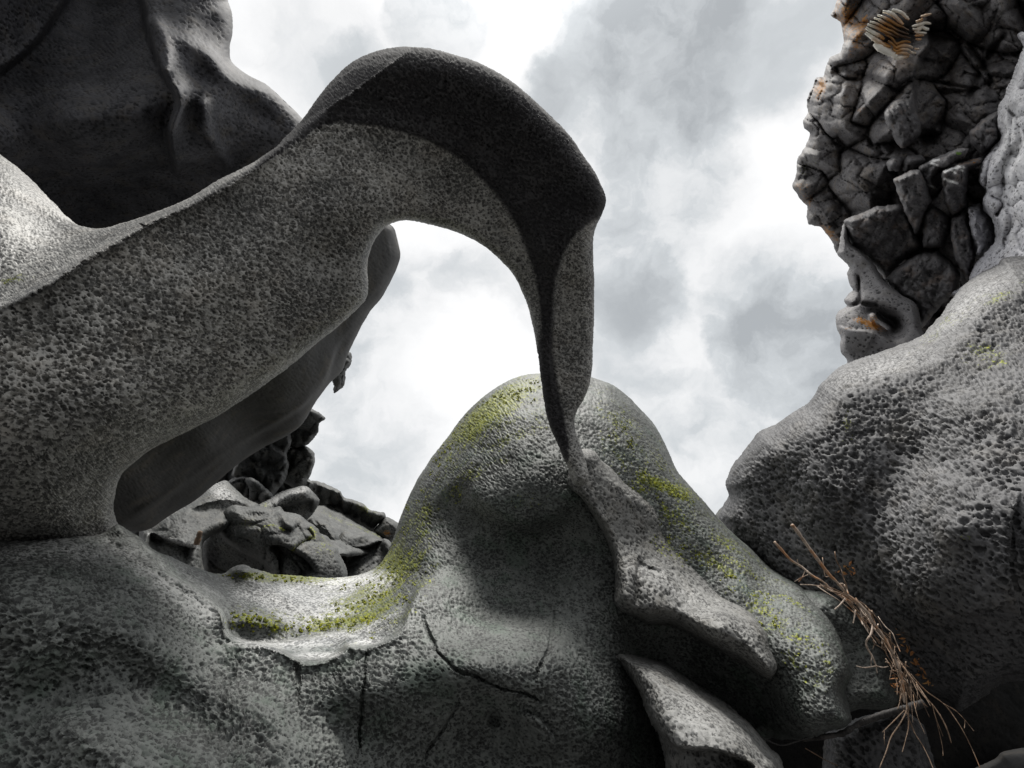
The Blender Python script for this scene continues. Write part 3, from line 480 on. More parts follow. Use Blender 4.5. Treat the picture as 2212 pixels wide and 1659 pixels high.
rock('boulder', [(655, 1032), (664, 1034), (698, 1043), (736, 1059), (746, 1076), (781, 1086), (802, 1101), (829, 1108), (832, 1118), (812, 1138), (806, 1150), (770, 1132), (735, 1105), (690, 1090), (650, 1080)], [(680, 1060, 9.5), (740, 1090, 9.3), (800, 1120, 9.2)], M_FAR, 'long lichen-speckled slab sloping down to the right on the skyline', w=12, T=.7, step=2.5, smooth=False, cat='boulder',
     paint={'lichen': [('g', 730, 1085, 26, 16, 30, .25)], 'moss': [('g', 790, 1100, 30, 10, 25, .5)]})
rock('boulder', [(806, 1150), (818, 1132), (832, 1118), (846, 1121), (862, 1134), (870, 1150), (850, 1168), (825, 1166)], [(840, 1140, 9), (850, 1155, 9)], M_FAR, 'small rounded rock with an orange lichen patch beside the dome', w=12, T=.5, step=2.5, cat='boulder', paint={'lichen': [('g', 832, 1151, 14, 6, 10, .6)]})
rock('boulder', [(660, 1130), (676, 1095), (700, 1090), (740, 1108), (780, 1135), (815, 1155), (845, 1172), (830, 1200), (700, 1200)], [(700, 1110, 8.2), (760, 1140, 8.2), (820, 1175, 8)], M_FAR, 'flat mossy-edged rock slab under the lichen-speckled slab', w=14, T=.5, step=3, smooth=False, cat='boulder', paint={'moss': [('l', [(700, 1108), (760, 1135), (820, 1160)], 5, .38)]})
rock('boulder', [(540, 1110), (554, 1092), (584, 1075), (613, 1061), (650, 1051), (664, 1053), (676, 1066), (688, 1081), (682, 1094), (666, 1118), (640, 1130), (560, 1130)], [(600, 1080, 5.8), (650, 1070, 5.8), (660, 1100, 6.0), (600, 1110, 5.7)], M_FAR, 'pale smooth boulder with a shadowed notch behind the dark mossy boulder', w=18, T=.4, step=2.5, cat='boulder',
     strokes=[('s', [(680, 1080), (650, 1083), (620, 1092), (590, 1100)][::-1], 6, .25, 60)], paint={'pale': [('g', 620, 1070, 60, 12, -20, .5)], 'moss': [('g', 575, 1092, 20, 8, -20, .5)]})
rock('boulder', [(300, 1150), (319, 1134), (360, 1110), (414, 1082), (455, 1055), (486, 1037), (501, 1047), (520, 1067), (538, 1080), (560, 1094), (540, 1130), (450, 1160), (436, 1200), (440, 1250), (380, 1240), (310, 1200)], [(340, 1150, 4.2), (420, 1120, 4.6), (490, 1060, 5.2), (540, 1100, 5.2), (400, 1170, 4.2), (420, 1210, 4.2)], M_FAR, 'pale pitted boulder with a ledge below the hanging slab, left of the wood stub', w=22, T=.4, step=2.5, cat='boulder',
     strokes=[('s', [(320, 1150), (350, 1162), (380, 1172), (425, 1184)], 7, .18, 50), ('s', [(400, 1105), (450, 1090), (500, 1085), (560, 1098)], 14, .1, 60)], paint={'pale': [('g', 480, 1065, 50, 16, 40, .6), ('l', [(322, 1152), (370, 1168), (425, 1182)], 4, .6)]})
rock('boulder', [(660, 1150), (666, 1124), (684, 1119), (709, 1127), (726, 1147), (735, 1170), (738, 1260), (690, 1260)], [(690, 1140, 6.4), (720, 1170, 6.3), (710, 1230, 6.2)], M_FAR, 'tall rounded boulder at the right shoulder of the dark mossy boulder', w=16, T=.4, step=2.5, cat='boulder')
rock('boulder', [(728, 1170), (733, 1155), (745, 1146), (765, 1150), (789, 1149), (806, 1160), (822, 1166), (834, 1163), (850, 1180), (835, 1215), (790, 1250), (735, 1260)], [(750, 1165, 6.6), (800, 1170, 6.8), (830, 1180, 6.6), (780, 1210, 6.4), (750, 1230, 6.3)], M_FAR, 'boulder with a sagging lit top and dark face, next to the dome', w=12, T=.4, step=2.5, cat='boulder', strokes=[('s', [(733, 1172), (760, 1184), (790, 1183), (815, 1172), (832, 1166)], 6, .3, 80)])
rock('boulder', [(432, 1180), (438, 1150), (452, 1125), (469, 1108), (488, 1095), (508, 1091), (530, 1095), (560, 1094), (586, 1096), (606, 1094), (616, 1103), (645, 1109), (666, 1125), (686, 1140), (698, 1158), (722, 1175), (735, 1190), (738, 1260), (600, 1280), (450, 1270), (434, 1220)],
     [(470, 1150, 4.9), (520, 1110, 4.8), (520, 1160, 4.7), (600, 1110, 4.9), (600, 1160, 4.55), (660, 1150, 4.9), (560, 1230, 4.9), (450, 1220, 5.2), (640, 1200, 4.5), (700, 1210, 4.7), (620, 1240, 4.5)], M_FAR, 'large dark mossy boulder in the middle of the opening', w=20, T=.5, step=2.2, cat='boulder',
     strokes=[('s', [(485, 1120), (478, 1145), (490, 1170), (530, 1195), (570, 1215), (600, 1245)], 12, .35, 120), ('s', [(577, 1185), (600, 1176), (640, 1190), (672, 1215), (690, 1245)], 9, .25, 60), ('r', [(660, 1140), (676, 1160), (650, 1175), (632, 1190)], 4, -.1), ('r', [(610, 1100), (618, 1130), (640, 1140)], 8, .12), ('g', 560, 1110, 40, 8, 0, -.12)],
     paint={'moss': [('l', [(672, 1142), (680, 1156), (655, 1170), (632, 1186)], 6, .6), ('l', [(560, 1145), (590, 1133), (612, 1145)], 4, .6), ('g', 530, 1130, 40, 12, 0, .3), ('g', 700, 1180, 25, 40, 0, .35)], 'crust_shade': [('g', 455, 1210, 40, 60, 0, .6)]})  # dark patch at the left paints the hanging slab's shadow

# ------------------------------------------------------------------ right-hand cliff
CLIFF = [(1830, -90), (1811, -20), (1809, 0), (1802, 19), (1793, 33), (1815, 47), (1821, 72), (1823, 90), (1815, 114), (1793, 124), (1784, 143), (1779, 166), (1762, 168), (1753, 193), (1742, 215), (1746, 243), (1734, 261), (1737, 277), (1751, 289), (1740, 317), (1722, 345), (1722, 370), (1711, 404),
         (1725, 426), (1745, 445), (1742, 467), (1746, 485), (1774, 490), (1784, 504), (1796, 520), (1809, 548), (1830, 570), (1860, 620), (1890, 710), (1985, 790), (2100, 760), (2310, 620), (2310, -90)]
cliff, D_cliff = rock('cliff', CLIFF, [(1830, 0, 6.6), (1900, 80, 5.9), (2000, 50, 5.6), (2200, 50, 5.2), (1780, 250, 6.6), (1850, 200, 6.1), (1900, 330, 5.9), (2000, 200, 5.6), (2100, 330, 5.3), (1760, 450, 6.7), (1900, 480, 6.2), (2100, 500, 5.4), (1850, 600, 6.6), (2000, 650, 6.1), (2212, 300, 5.0)],
    M_CLIFF, 'rugged dark broken cliff in the upper right corner with orange lichen on its edge', w=20, T=.45, step=2.6, smooth=False, cat='cliff',
    strokes=[('b', 3, 135, .60, .45, .8), ('b', 5, 58, .17, .14, .7), ('b', 8, 19, .03, .03, .8), ('g', 1930, 70, 75, 55, 25, -.35), ('s', [(2005, 20), (2010, 90), (1985, 140), (1975, 220), (1990, 300), (2000, 340)][::-1], 16, .3, 90), ('g', 2080, 200, 60, 90, 40, .15), ('r', [(2180, 60), (2120, 150), (2090, 230)], 8, -.2), ('g', 1860, 260, 50, 50, 0, .2)],
    paint={'lichen': [('g', 1835, 45, 30, 60, -25, .75), ('g', 1855, 75, 14, 40, 25, .9), ('g', 1772, 190, 13, 25, 10, .9), ('g', 1740, 420, 20, 40, -25, .4), ('g', 1790, 500, 26, 12, 40, .7), ('g', 1860, 240, 10, 10, 0, .3)],
           'moss': [('g', 1745, 350, 25, 50, 20, .2)]})
def crop3(pts): return [(x*.3111+1622, y*.3111) for x, y in pts]
def crop4(pts): return [(x*.3111+1622, y*.3111+442.4) for x, y in pts]
def block(pts, d, label, mat=None, w=12, T=.3, paint=None, strokes=(), tilt=(0, 0), smooth=False):
    p = np.array(pts); c = p.mean(0)
    ctrl = [(c[0], c[1], d)]+[(x, y, d+0.05+tilt[0]*(x-c[0])/100+tilt[1]*(y-c[1])/100) for x, y in p[::max(1, len(p)//6)]]
    return rock('rock_block', pts, ctrl, mat or M_BLOCK, label, w=w, T=T, step=2.6, smooth=smooth, paint=paint, strokes=list(strokes)+[('b', int(pts[0][0]), 30, .07, .06, 1.2), ('b', int(pts[0][1])+3, 11, .03, .025, 1.)], cat='rock', group='broken blocks of the right-hand cliff')
block(crop3([(925, 800), (950, 740), (1010, 690), (1105, 682), (1140, 740), (1185, 910), (1120, 990), (1045, 1025), (960, 900)]), 5.45, 'rounded brown-grey stone set in the middle of the cliff face', w=16, smooth=True)
block(crop3([(935, 1130), (990, 1085), (1050, 1085), (1060, 1130), (1040, 1185), (960, 1190)]), 5.5, 'small grey stone tucked under the rounded stone on the cliff')
block(crop3([(1050, 1130), (1090, 1080), (1180, 1075), (1215, 1110), (1180, 1150), (1060, 1190)]), 5.45, 'small flattened stone beside the white-streaked prism on the cliff')
block(crop3([(1165, 1160), (1250, 1110), (1440, 1030), (1520, 1030), (1480, 1100), (1300, 1190), (1270, 1250), (1300, 1345), (1200, 1285)]), 5.0, 'tilted grey prism with faint white streaks, left of the ochre-topped block', tilt=(-.3, .2),
      paint={'pale': [('l', crop3([(1250, 1130), (1300, 1150)]), 2.2, 1.5), ('l', crop3([(1262, 1118), (1306, 1108)]), 2, 1.5), ('l', crop3([(1200, 1275), (1290, 1305)]), 2, 1.5)]})
block(crop3([(1325, 1190), (1440, 1130), (1620, 1085), (1600, 1140), (1510, 1180), (1500, 1440), (1400, 1500), (1345, 1390), (1330, 1260)]), 4.85, 'ochre-topped block streaked with white bird droppings', tilt=(.2, .3),
      paint={'pale': [('l', crop3([(1340, 1180), (1400, 1150), (1480, 1165)]), 2.2, 1.5), ('l', crop3([(1345, 1195), (1410, 1165), (1470, 1185)]), 2, 1.5), ('l', crop3([(1345, 1245), (1430, 1272)]), 2.4, 1.5), ('l', crop3([(1360, 1165), (1420, 1200)]), 2, 1.5)], 'lichen': [('g', *crop3([(1530, 1120)])[0], 35, 8, -15, .35)]})
block(crop3([(985, 1245), (1110, 1180), (1180, 1180), (1230, 1300), (1260, 1390), (1190, 1540), (1150, 1640), (1100, 1540), (1020, 1350)]), 5.15, 'tall pointed dark block hanging below the small stones of the cliff', tilt=(-.2, .2))
block(crop3([(1510, 920), (1600, 830), (1735, 755), (1740, 960), (1610, 1085), (1530, 1000)]), 4.95, 'purple-brown block wedged beside the pale rock at the right edge', tilt=(-.3, 0))
block(crop3([(1200, 1480), (1260, 1420), (1380, 1500), (1390, 1620), (1340, 1720), (1200, 1720), (1190, 1580)]), 5.25, 'rough dark block between the pointed block and the pale stones')
block(crop3([(1390, 1510), (1490, 1480), (1530, 1600), (1560, 1800), (1500, 1950), (1420, 1800), (1380, 1640)]), 5.0, 'upright grey stone with a dark gap on its left side', tilt=(-.2, 0))
block(crop3([(1500, 1440), (1590, 1400), (1680, 1540), (1710, 1720), (1640, 1800), (1560, 1780), (1530, 1600)]), 4.9, 'pale streaked stone leaning on the white rock at the right edge', mat=M_PALE, tilt=(.2, 0))
block(crop4([(645, 110), (760, 60), (880, 10), (1030, 0), (1110, 80), (1150, 200), (1190, 290), (1060, 390), (930, 520), (860, 420), (760, 330), (700, 290)]), 5.7, 'broad dark cracked slab above the smooth rock with a hollow', w=16, T=.4, tilt=(-.2, .3))
block(crop4([(930, 520), (1010, 430), (1150, 340), (1300, 320), (1400, 400), (1460, 480), (1440, 600), (1330, 690), (1180, 860), (1150, 700), (1040, 640)]), 5.35, 'grey block with a pale rim between the cracked slab and the huge pitted boulder', w=16, T=.4, tilt=(-.3, 0))
pale, _ = rock('pale_rock', crop3([(1950, 200), (1890, 330), (1850, 480), (1780, 660), (1725, 740), (1712, 850), (1740, 960), (1650, 1070), (1600, 1140), (1575, 1260), (1620, 1330), (1595, 1400), (1680, 1560), (1700, 1659), (1660, 1720), (1560, 1850), (1510, 1960), (1500, 2060), (2250, 2000), (2250, 100)]),
    [(2212, 100, 4.7), (2170, 280, 4.6), (2140, 400, 4.6), (2212, 350, 4.2), (2160, 520, 4.5), (2110, 590, 4.7), (2212, 520, 4.1)], M_PALE, 'whitish weathered rock running down the right edge of the picture', w=20, T=.3, step=3, cat='rock',
    strokes=[('b', 9, 46, .10, .10, 1.3), ('s', [(2150, 560), (2180, 480), (2160, 420), (2175, 340), (2212, 290)], 14, .07, 60), ('r', [(2140, 420), (2165, 440), (2150, 470)], 5, -.12), ('r', [(2168, 300), (2140, 350), (2130, 410)], 5, -.15)], paint={'pale': [('g', 2190, 300, 60, 300, 0, .5)]})
skull, _ = rock('smooth_rock', crop4([(610, 300), (645, 120), (690, 260), (770, 330), (860, 420), (920, 520), (1040, 620), (1150, 700), (1190, 860), (1240, 950), (1150, 1150), (700, 1180), (668, 1080), (630, 1030), (618, 975), (625, 920), (600, 850), (590, 790), (612, 742), (668, 700), (650, 660), (700, 605), (742, 598), (700, 570), (672, 480), (690, 430), (665, 405), (600, 340)]),
    [(1860, 560, 5.7), (1840, 610, 5.8), (1840, 700, 5.3), (1860, 760, 5.2), (1900, 740, 5.1), (1950, 720, 5.1), (1960, 660, 5.3), (1900, 620, 5.5), (1880, 680, 5.25)], M_SMOOTH, 'smooth grey rock with an eye-like hollow and orange lichen, above the huge pitted boulder', w=14, T=.35, step=2.2, cat='rock',
    strokes=[('g', 1905, 688, 36, 20, 28, -.5), ('g', 1932, 706, 16, 20, 0, -.35), ('r', [(1884, 672), (1890, 690), (1912, 706), (1928, 716)], 8, .35), ('s', [(1800, 700), (1840, 712), (1880, 716), (1900, 726)], 6, -.06, 40), ('r', [(1812, 668), (1850, 656), (1858, 640), (1853, 590)], 3.5, -.15), ('r', [(1858, 655), (1880, 658), (1900, 660)], 4, -.12)],
    paint={'lichen': [('g', 1882, 702, 34, 9, 20, 1.0), ('g', 1888, 695, 8, 18, 0, .8), ('g', 1820, 716, 18, 5, -20, .5)], 'moss': [('g', 1830, 676, 20, 12, 0, .2)]})

# ------------------------------------------------------------------ ground
M_GROUND = rock_mat('gravelly_ground', (0.05, 0.05, 0.05), (0.14, 0.14, 0.14), pit=8, pitdepth=0.03, grain=0.01, lump=0.15, lumpscale=0.6)
n = 81; g = np.linspace(-1, 1, n); g = np.sign(g)*np.abs(g)**3*1500
GU, GV = np.meshgrid(g, g); vs = np.c_[GU.ravel(), GV.ravel(), np.full(n*n, -0.4)]
ii = np.arange(n*n).reshape(n, n); fs = np.c_[ii[:-1, :-1].ravel(), ii[:-1, 1:].ravel(), ii[1:, 1:].ravel(), ii[1:, :-1].ravel()]
gr = link_mesh('ground', vs, fs, M_GROUND, {k: np.zeros(n*n) for k in ATTR}); gr['kind'] = 'structure'

# ------------------------------------------------------------------ wood
def wood_mat(name, a, b, c):
    m = bpy.data.materials.new(name); m.use_nodes = True; N = NT(m.node_tree); N.n.clear()
    co = N.node('ShaderNodeTexCoord').outputs['Object']
    st = N.noise(N.vm('MULTIPLY', co, (60, 60, 9)), 3, 4, 0.6)
    col = N.mix(N.mr(st, 0.35, 0.65), rgb(*a), rgb(*b)); col = N.mix(N.mr(N.noise(co, 14, 4, 0.6), 0.5, 0.62), col, rgb(*c))
    bs = N.node('ShaderNodeBsdfPrincipled', ins={'Base Color': col, 'Roughness': 0.7})
    bp = N.node('ShaderNodeBump', ins={'Height': st, 'Strength': 0.5, 'Distance': 0.003}); N.l.new(bp.outputs[0], bs.inputs['Normal'])
    o = N.node('ShaderNodeOutputMaterial'); N.l.new(bs.outputs[0], o.inputs[0]); return m
M_DRIFT = wood_mat('bleached_driftwood', (0.50, 0.41, 0.34), (0.26, 0.19, 0.14), (0.38, 0.19, 0.09))
M_TWIG = wood_mat('dry_twig', (0.23, 0.155, 0.10), (0.11, 0.07, 0.045), (0.27, 0.15, 0.08))
M_LOG = wood_mat('dark_log', (0.06, 0.055, 0.052), (0.02, 0.018, 0.018), (0.09, 0.08, 0.075))
def tube(path, r0, r1, sides=8, seed=0, knob=0.12):
    """path: world points; returns verts, quads"""
    rs = np.random.RandomState(seed); p = np.array(path, float); n = len(p); t = np.gradient(p, axis=0); t /= np.linalg.norm(t, axis=1)[:, None]+1e-9
    ref = np.array([0.3, 0.9, 0.3]); a = np.cross(t, ref); a /= np.linalg.norm(a, axis=1)[:, None]; b = np.cross(t, a)
    r = np.linspace(r0, r1, n)*(1+knob*rs.randn(n)); ang = np.arange(sides)*2*math.pi/sides
    v = p[:, None]+r[:, None, None]*(np.cos(ang)[None, :, None]*a[:, None]+np.sin(ang)[None, :, None]*b[:, None]); v = v.reshape(-1, 3)
    f = [[i*sides+j, i*sides+(j+1) % sides, (i+1)*sides+(j+1) % sides, (i+1)*sides+j] for i in range(n-1) for j in range(sides)]
    v = np.concatenate([v, p[:1]-t[:1]*r0*0.3, p[-1:]+t[-1:]*r1]); k0 = n*sides
    for j in range(sides):
        f.append([j, k0, k0, (j+1) % sides][:2]+[(j+1) % sides, (j+1) % sides]); f.append([(n-1)*sides+j, (n-1)*sides+(j+1) % sides, k0+1, k0+1])
    return v, f
def wood(name, paths, mat, label, cat='branch', group=None):
    """paths: list of (pixel points, depth start, depth end, radius px start, end)"""
    V_, F_ = [], []; off = 0
    for q, (pts, d0, d1, r0, r1) in enumerate(paths):
        c = catmull(pts, 4, False); dd = np.linspace(d0, d1, len(c))
        rs = np.random.RandomState(int(pts[0][0]*3+q) % 9999); dd = dd+np.convolve(rs.randn(len(c)+6), np.ones(7)/7, 'valid')*0.02
        v, f = tube(P(c[:, 0], c[:, 1], dd), r0*.8*d0/F, r1*.8*d1/F, 8, q)
        V_.append(v); F_ += [[i+off for i in g] for g in f]; off += len(v)
    v = np.concatenate(V_); org = np.array([v[:, 0].mean(), v[:, 1].mean(), v[:, 2].min()])
    me = bpy.data.meshes.new(name); me.from_pydata((v-org).tolist(), [], [list(dict.fromkeys(g)) for g in F_]); me.update()
    for p_ in me.polygons: p_.use_smooth = True
    me.materials.append(mat); o = bpy.data.objects.new(name, me); C.objects.link(o); o.location = org
    return tag(o, label, cat, group)
def w1(pts): return [(x*.3556+1548, y*.3556+1069) for x, y in pts]
GB = 'driftwood caught between the boulders'

wood('driftwood_branch', [(w1([(460, 185), (500, 235), (560, 320), (620, 400), (680, 480), (740, 540), (790, 600), (850, 650), (920, 720), (950, 780), (1000, 840), (1040, 900), (1075, 980), (1110, 1060), (1130, 1150), (1140, 1260)]), 1.94, 1.80, 4.0, 3.0), (w1([(740, 545), (765, 540), (782, 560), (800, 600)]), 1.90, 1.87, 2.6, 1.8),
     (w1([(690, 490), (660, 495), (650, 430), (643, 380)]), 1.97, 1.99, 1.4, .8)], M_DRIFT, 'thickest pale driftwood branch, its blunt end highest in the bundle', group=GB)
wood('driftwood_branch', [(w1([(350, 285), (400, 340), (450, 395), (520, 440), (580, 490), (650, 530), (700, 580), (770, 630), (830, 690), (870, 750), (890, 790)]), 2.02, 1.9, 3.0, 2.2), (w1([(540, 455), (520, 500), (498, 527)]), 2.0, 1.98, 1.5, .9), (w1([(556, 485), (520, 500), (475, 526)]), 2.0, 1.98, 1.3, .8), (w1([(500, 430), (492, 405), (490, 392)]), 2, 2, 1, .6)], M_DRIFT, 'second long pale branch reaching furthest left, with a small forked side twig', group=GB)
wood('driftwood_branch', [(w1([(950, 785), (940, 840), (910, 890), (915, 930), (945, 980), (970, 1040)]), 1.86, 1.8, 2.6, 2.0), (w1([(970, 1040), (900, 1050), (850, 1040)]), 1.8, 1.79, 1.8, 1.3), (w1([(970, 1040), (1010, 1048), (1042, 1043)]), 1.8, 1.8, 1.8, 1.4), (w1([(970, 1035), (972, 1060), (976, 1082)]), 1.8, 1.8, 1.5, 1.0), (w1([(945, 980), (938, 1010), (940, 1045)]), 1.8, 1.8, 1.1, .8)], M_DRIFT, 'zigzag pale branch hanging out of the bundle and ending in a three-way fork', group=GB)
wood('driftwood_branch', [(w1([(510, 545), (580, 548), (650, 560), (710, 590), (770, 620), (830, 660)]), 1.98, 1.9, 1.2, 1.6)], M_DRIFT, 'thin pale branch lying flat at the left edge of the bundle', group=GB)
wood('driftwood_branch', [(w1([(718, 345), (728, 400), (755, 450), (770, 500), (790, 560), (800, 640)]), 2.0, 1.92, 1.2, 1.8)], M_TWIG, 'thin upright brown branch standing above the middle of the bundle', group=GB)
wood('driftwood_branch', [(w1([(782, 628), (752, 665), (718, 695)]), 1.88, 1.82, 1.8, 1.6)], M_DRIFT, 'short pale stub pointing down left from the bundle', group=GB)
wood('driftwood_branch', [(w1([(845, 700), (838, 740), (830, 778)]), 1.88, 1.85, 1.8, 1.5)], M_DRIFT, 'short broken stub hanging just right of the longer stub', group=GB)
wood('driftwood_branch', [(w1([(948, 870), (960, 905), (1000, 930), (1032, 957)]), 1.86, 1.84, 1.2, 1.0), (w1([(960, 905), (948, 938)]), 1.85, 1.84, 1, .7)], M_TWIG, 'small brown forked twig right of the zigzag branch', group=GB)
wood('driftwood_branch', [(w1([(1160, 1080), (1200, 1150), (1260, 1220), (1330, 1300), (1390, 1400), (1425, 1505)]), 1.85, 1.7, 1.8, 1.6), (w1([(1310, 1270), (1330, 1350), (1375, 1465)]), 1.78, 1.72, 1.2, .8), (w1([(1330, 1350), (1370, 1520), (1375, 1585)]), 1.75, 1.7, .9, .6)], M_TWIG, 'brown branch with a torn end, hanging down right into the black crevice', group=GB)
wood('driftwood_branch', [(w1([(1180, 1090), (1270, 1190), (1380, 1270), (1450, 1360), (1500, 1440), (1550, 1540), (1600, 1658)]), 1.85, 1.66, 1.5, 1.0), (w1([(1380, 1270), (1450, 1310), (1510, 1370), (1562, 1434)]), 1.76, 1.7, 1, .6), (w1([(1510, 1370), (1505, 1418)]), 1.72, 1.7, .8, .6)], M_TWIG, 'longest thin twig, reaching furthest right down to the bottom edge', group=GB)
wood('driftwood_branch', [(w1([(1150, 1200), (1155, 1300), (1120, 1380), (1060, 1470), (1030, 1560), (990, 1658)]), 1.84, 1.62, 1.7, 1.2)], M_TWIG, 'curved brown twig sweeping down left to the bottom edge from the log', group=GB)
wood('driftwood_branch', [(w1([(1162, 1280), (1166, 1400), (1150, 1480), (1128, 1562)]), 1.82, 1.68, 1.4, .8)], M_TWIG, 'short drooping twig just right of the twig that sweeps down left', group=GB)
wood('driftwood_branch', [(w1([(1150, 1310), (1200, 1440), (1250, 1520), (1290, 1600), (1315, 1662)]), 1.82, 1.66, 1.4, 1.1)], M_TWIG, 'brown twig running straight down to the bottom edge below the log', group=GB)
wood('driftwood_branch', [(w1([(1140, 1310), (1080, 1370), (1008, 1442)]), 1.8, 1.72, 1.2, .8), (w1([(1020, 1435), (1018, 1480), (1023, 1525)]), 1.72, 1.7, .8, .5)], M_TWIG, 'small bent twig pointing down left just under the log', group=GB)
rs = np.random.RandomState(11)
spine = catmull(w1([(640, 520), (780, 610), (880, 700), (950, 790), (1030, 890), (1085, 990), (1130, 1090), (1150, 1200), (1170, 1300)]), 8, False)
for i in range(40):
    a = rs.randint(0, len(spine)-14); b = min(len(spine)-1, a+rs.randint(8, 22)); nn = 5; js = np.linspace(a, b, nn).astype(int)
    o1, o2 = rs.uniform(-19, 17, 2); pts = [(spine[j][0]+o1*(1-k/(nn-1))+o2*k/(nn-1)+rs.uniform(-3, 3), spine[j][1]-(o1*(1-k/(nn-1))+o2*k/(nn-1))*.7+rs.uniform(-3, 3)) for k, j in enumerate(js)]
    br = [(pts, 1.97+rs.uniform(-.05, .06), 1.91+rs.uniform(-.05, .06), rs.uniform(.9, 2.0), rs.uniform(.6, 1.3))]
    if i % 3 == 0: 
        q = pts[2]; br.append(([q, (q[0]+rs.uniform(4, 12), q[1]+rs.uniform(2, 14)), (q[0]+rs.uniform(6, 26), q[1]+rs.uniform(10, 30))], br[0][1], br[0][1]-.03, .9, .5))
    wood('twig', br, M_TWIG if i % 4 else M_DRIFT, 'thin dry brown twig tangled in the middle of the driftwood bundle', 'twig', 'thin twigs tangled in the driftwood')
for i in range(17):
    q_ = rs.uniform(0, 1); x, y = 1040+q_*190+rs.normal(0, 14), 900+q_*300+rs.normal(0, 20); L = rs.uniform(120, 300); th = math.radians(rs.uniform(48, 100)); cv = rs.uniform(-.25, .25)
    pts = w1([(x+L*k*math.cos(th+cv*k), y+L*k*math.sin(th+cv*k)) for k in (0, .3, .6, 1)])
    wood('twig', [(pts, 1.86+rs.uniform(-.04, .05), 1.74+rs.uniform(-.05, .05), rs.uniform(.7, 1.2), .45)], M_TWIG, 'thin dry twig fanning out below the driftwood bundle', 'twig', 'thin twigs fanning out below the driftwood')
wood('log', [(w1([(1260, 1265), (1180, 1290), (1100, 1310), (1000, 1340), (900, 1375), (830, 1410), (760, 1450), (640, 1470), (520, 1485)]), 1.98, 2.1, 9, 6), (w1([(900, 1375), (892, 1360)]), 1.98, 1.98, 2, 1)], M_LOG, 'dark weathered log lying across the crevice under the driftwood', 'log')
wood('driftwood_branch', [([(1640, 1590), (1665, 1603), (1690, 1610), (1720, 1602), (1752, 1590)], 1.9, 2.0, 2.2, 1.5)], M_LOG, 'dark curved branch in the shadow under the mossy bedrock nose', group=GB)
wood('driftwood_branch', [(w1([(540, 1540), (600, 1575), (660, 1610), (735, 1645)]), 2.0, 2.0, 1.4, 1)], M_TWIG, 'thin shaded twig at the bottom edge left of the low boulder', group=GB)
wood('wood_stub', [([(424, 1176), (428, 1164), (432, 1150)], 4.05, 4.0, 6.5, 6.5)], M_TWIG, 'round brown sawn wood stub standing beside the large dark mossy boulder', 'wood stub')
# scraps of bark and leaf lying on the rocks by the driftwood
vv, ff = [], []
for i in range(70):
    if i < 16: x, y = rs.normal(795, 22), rs.normal(450, 22)
    elif i < 56: t = rs.uniform(0, 1); x, y = 1110+t*200+rs.normal(0, 16), 850+t*340+rs.normal(0, 26)
    else: x, y = rs.normal(1080, 18), rs.normal(1170, 50)
    u, v = w1([(x, y)])[0]; d = float(D_bigr(np.array([u]), np.array([v]))[0]) if i < 56 else 2.15
    c = P(u, v, d-0.03); s_ = rs.uniform(.004, .010)
    a = rs.randn(3); a /= np.linalg.norm(a); b = np.cross(a, rs.randn(3)); b /= np.linalg.norm(b); cc_ = np.cross(a, b)
    k = len(vv); vv += [c-a*s_*1.6, c+b*s_*.6, c+a*s_*1.6, c-b*s_*.6, c+cc_*s_*.3]; ff += [[k, k+1, k+4], [k+1, k+2, k+4], [k+2, k+3, k+4], [k+3, k, k+4], [k, k+3, k+2, k+1]]
me = bpy.data.meshes.new('leaf_litter'); me.from_pydata([tuple(x) for x in vv], [], ff); me.update()
M_LITTER = wood_mat('dead_leaf', (0.45, 0.20, 0.06), (0.30, 0.12, 0.04), (0.5, 0.28, 0.1)); me.materials.append(M_LITTER)
lit = bpy.data.objects.new('leaf_litter', me); C.objects.link(lit); tag(lit, 'scattered orange-brown scraps of dead leaf on the pitted rock by the driftwood', 'leaf litter', kind='stuff')

# ------------------------------------------------------------------ exposed honeycomb in the cliff
def wax_mat():
    m = bpy.data.materials.new('beeswax'); m.use_nodes = True; N = NT(m.node_tree); N.n.clear()
    co = N.node('ShaderNodeTexCoord').outputs['Object']; am = N.node('ShaderNodeAttribute', attribute_name='amber').outputs['Fac']
    a = N.m('ADD', am, N.m('MULTIPLY', N.m('SUBTRACT', N.noise(co, 14, 4, 0.6), 0.5), 0.5))
    r = N.node('ShaderNodeValToRGB'); N.put(r.inputs[0], a); e = r.color_ramp.elements
    e[0].position = 0.15; e[0].color = rgb(.92, .89, .80); e[1].position = 1.0; e[1].color = rgb(.10, .055, .03)
    x = e.new(.5); x.color = rgb(.55, .27, .07)
    v = N.vor(co, 170)
    bs = N.node('ShaderNodeBsdfPrincipled', ins={'Base Color': r.outputs[0], 'Roughness': 0.5, 'Subsurface Weight': 0.0})
    bp = N.node('ShaderNodeBump', ins={'Height': v.outputs['Distance'], 'Strength': 0.6, 'Distance': 0.004}); N.l.new(bp.outputs[0], bs.inputs['Normal'])
    o = N.node('ShaderNodeOutputMaterial'); N.l.new(bs.outputs[0], o.inputs[0]); return m
M_WAX = wax_mat()
def h1(pts): return [(x*.1333+1843.3, y*.1333) for x, y in pts]
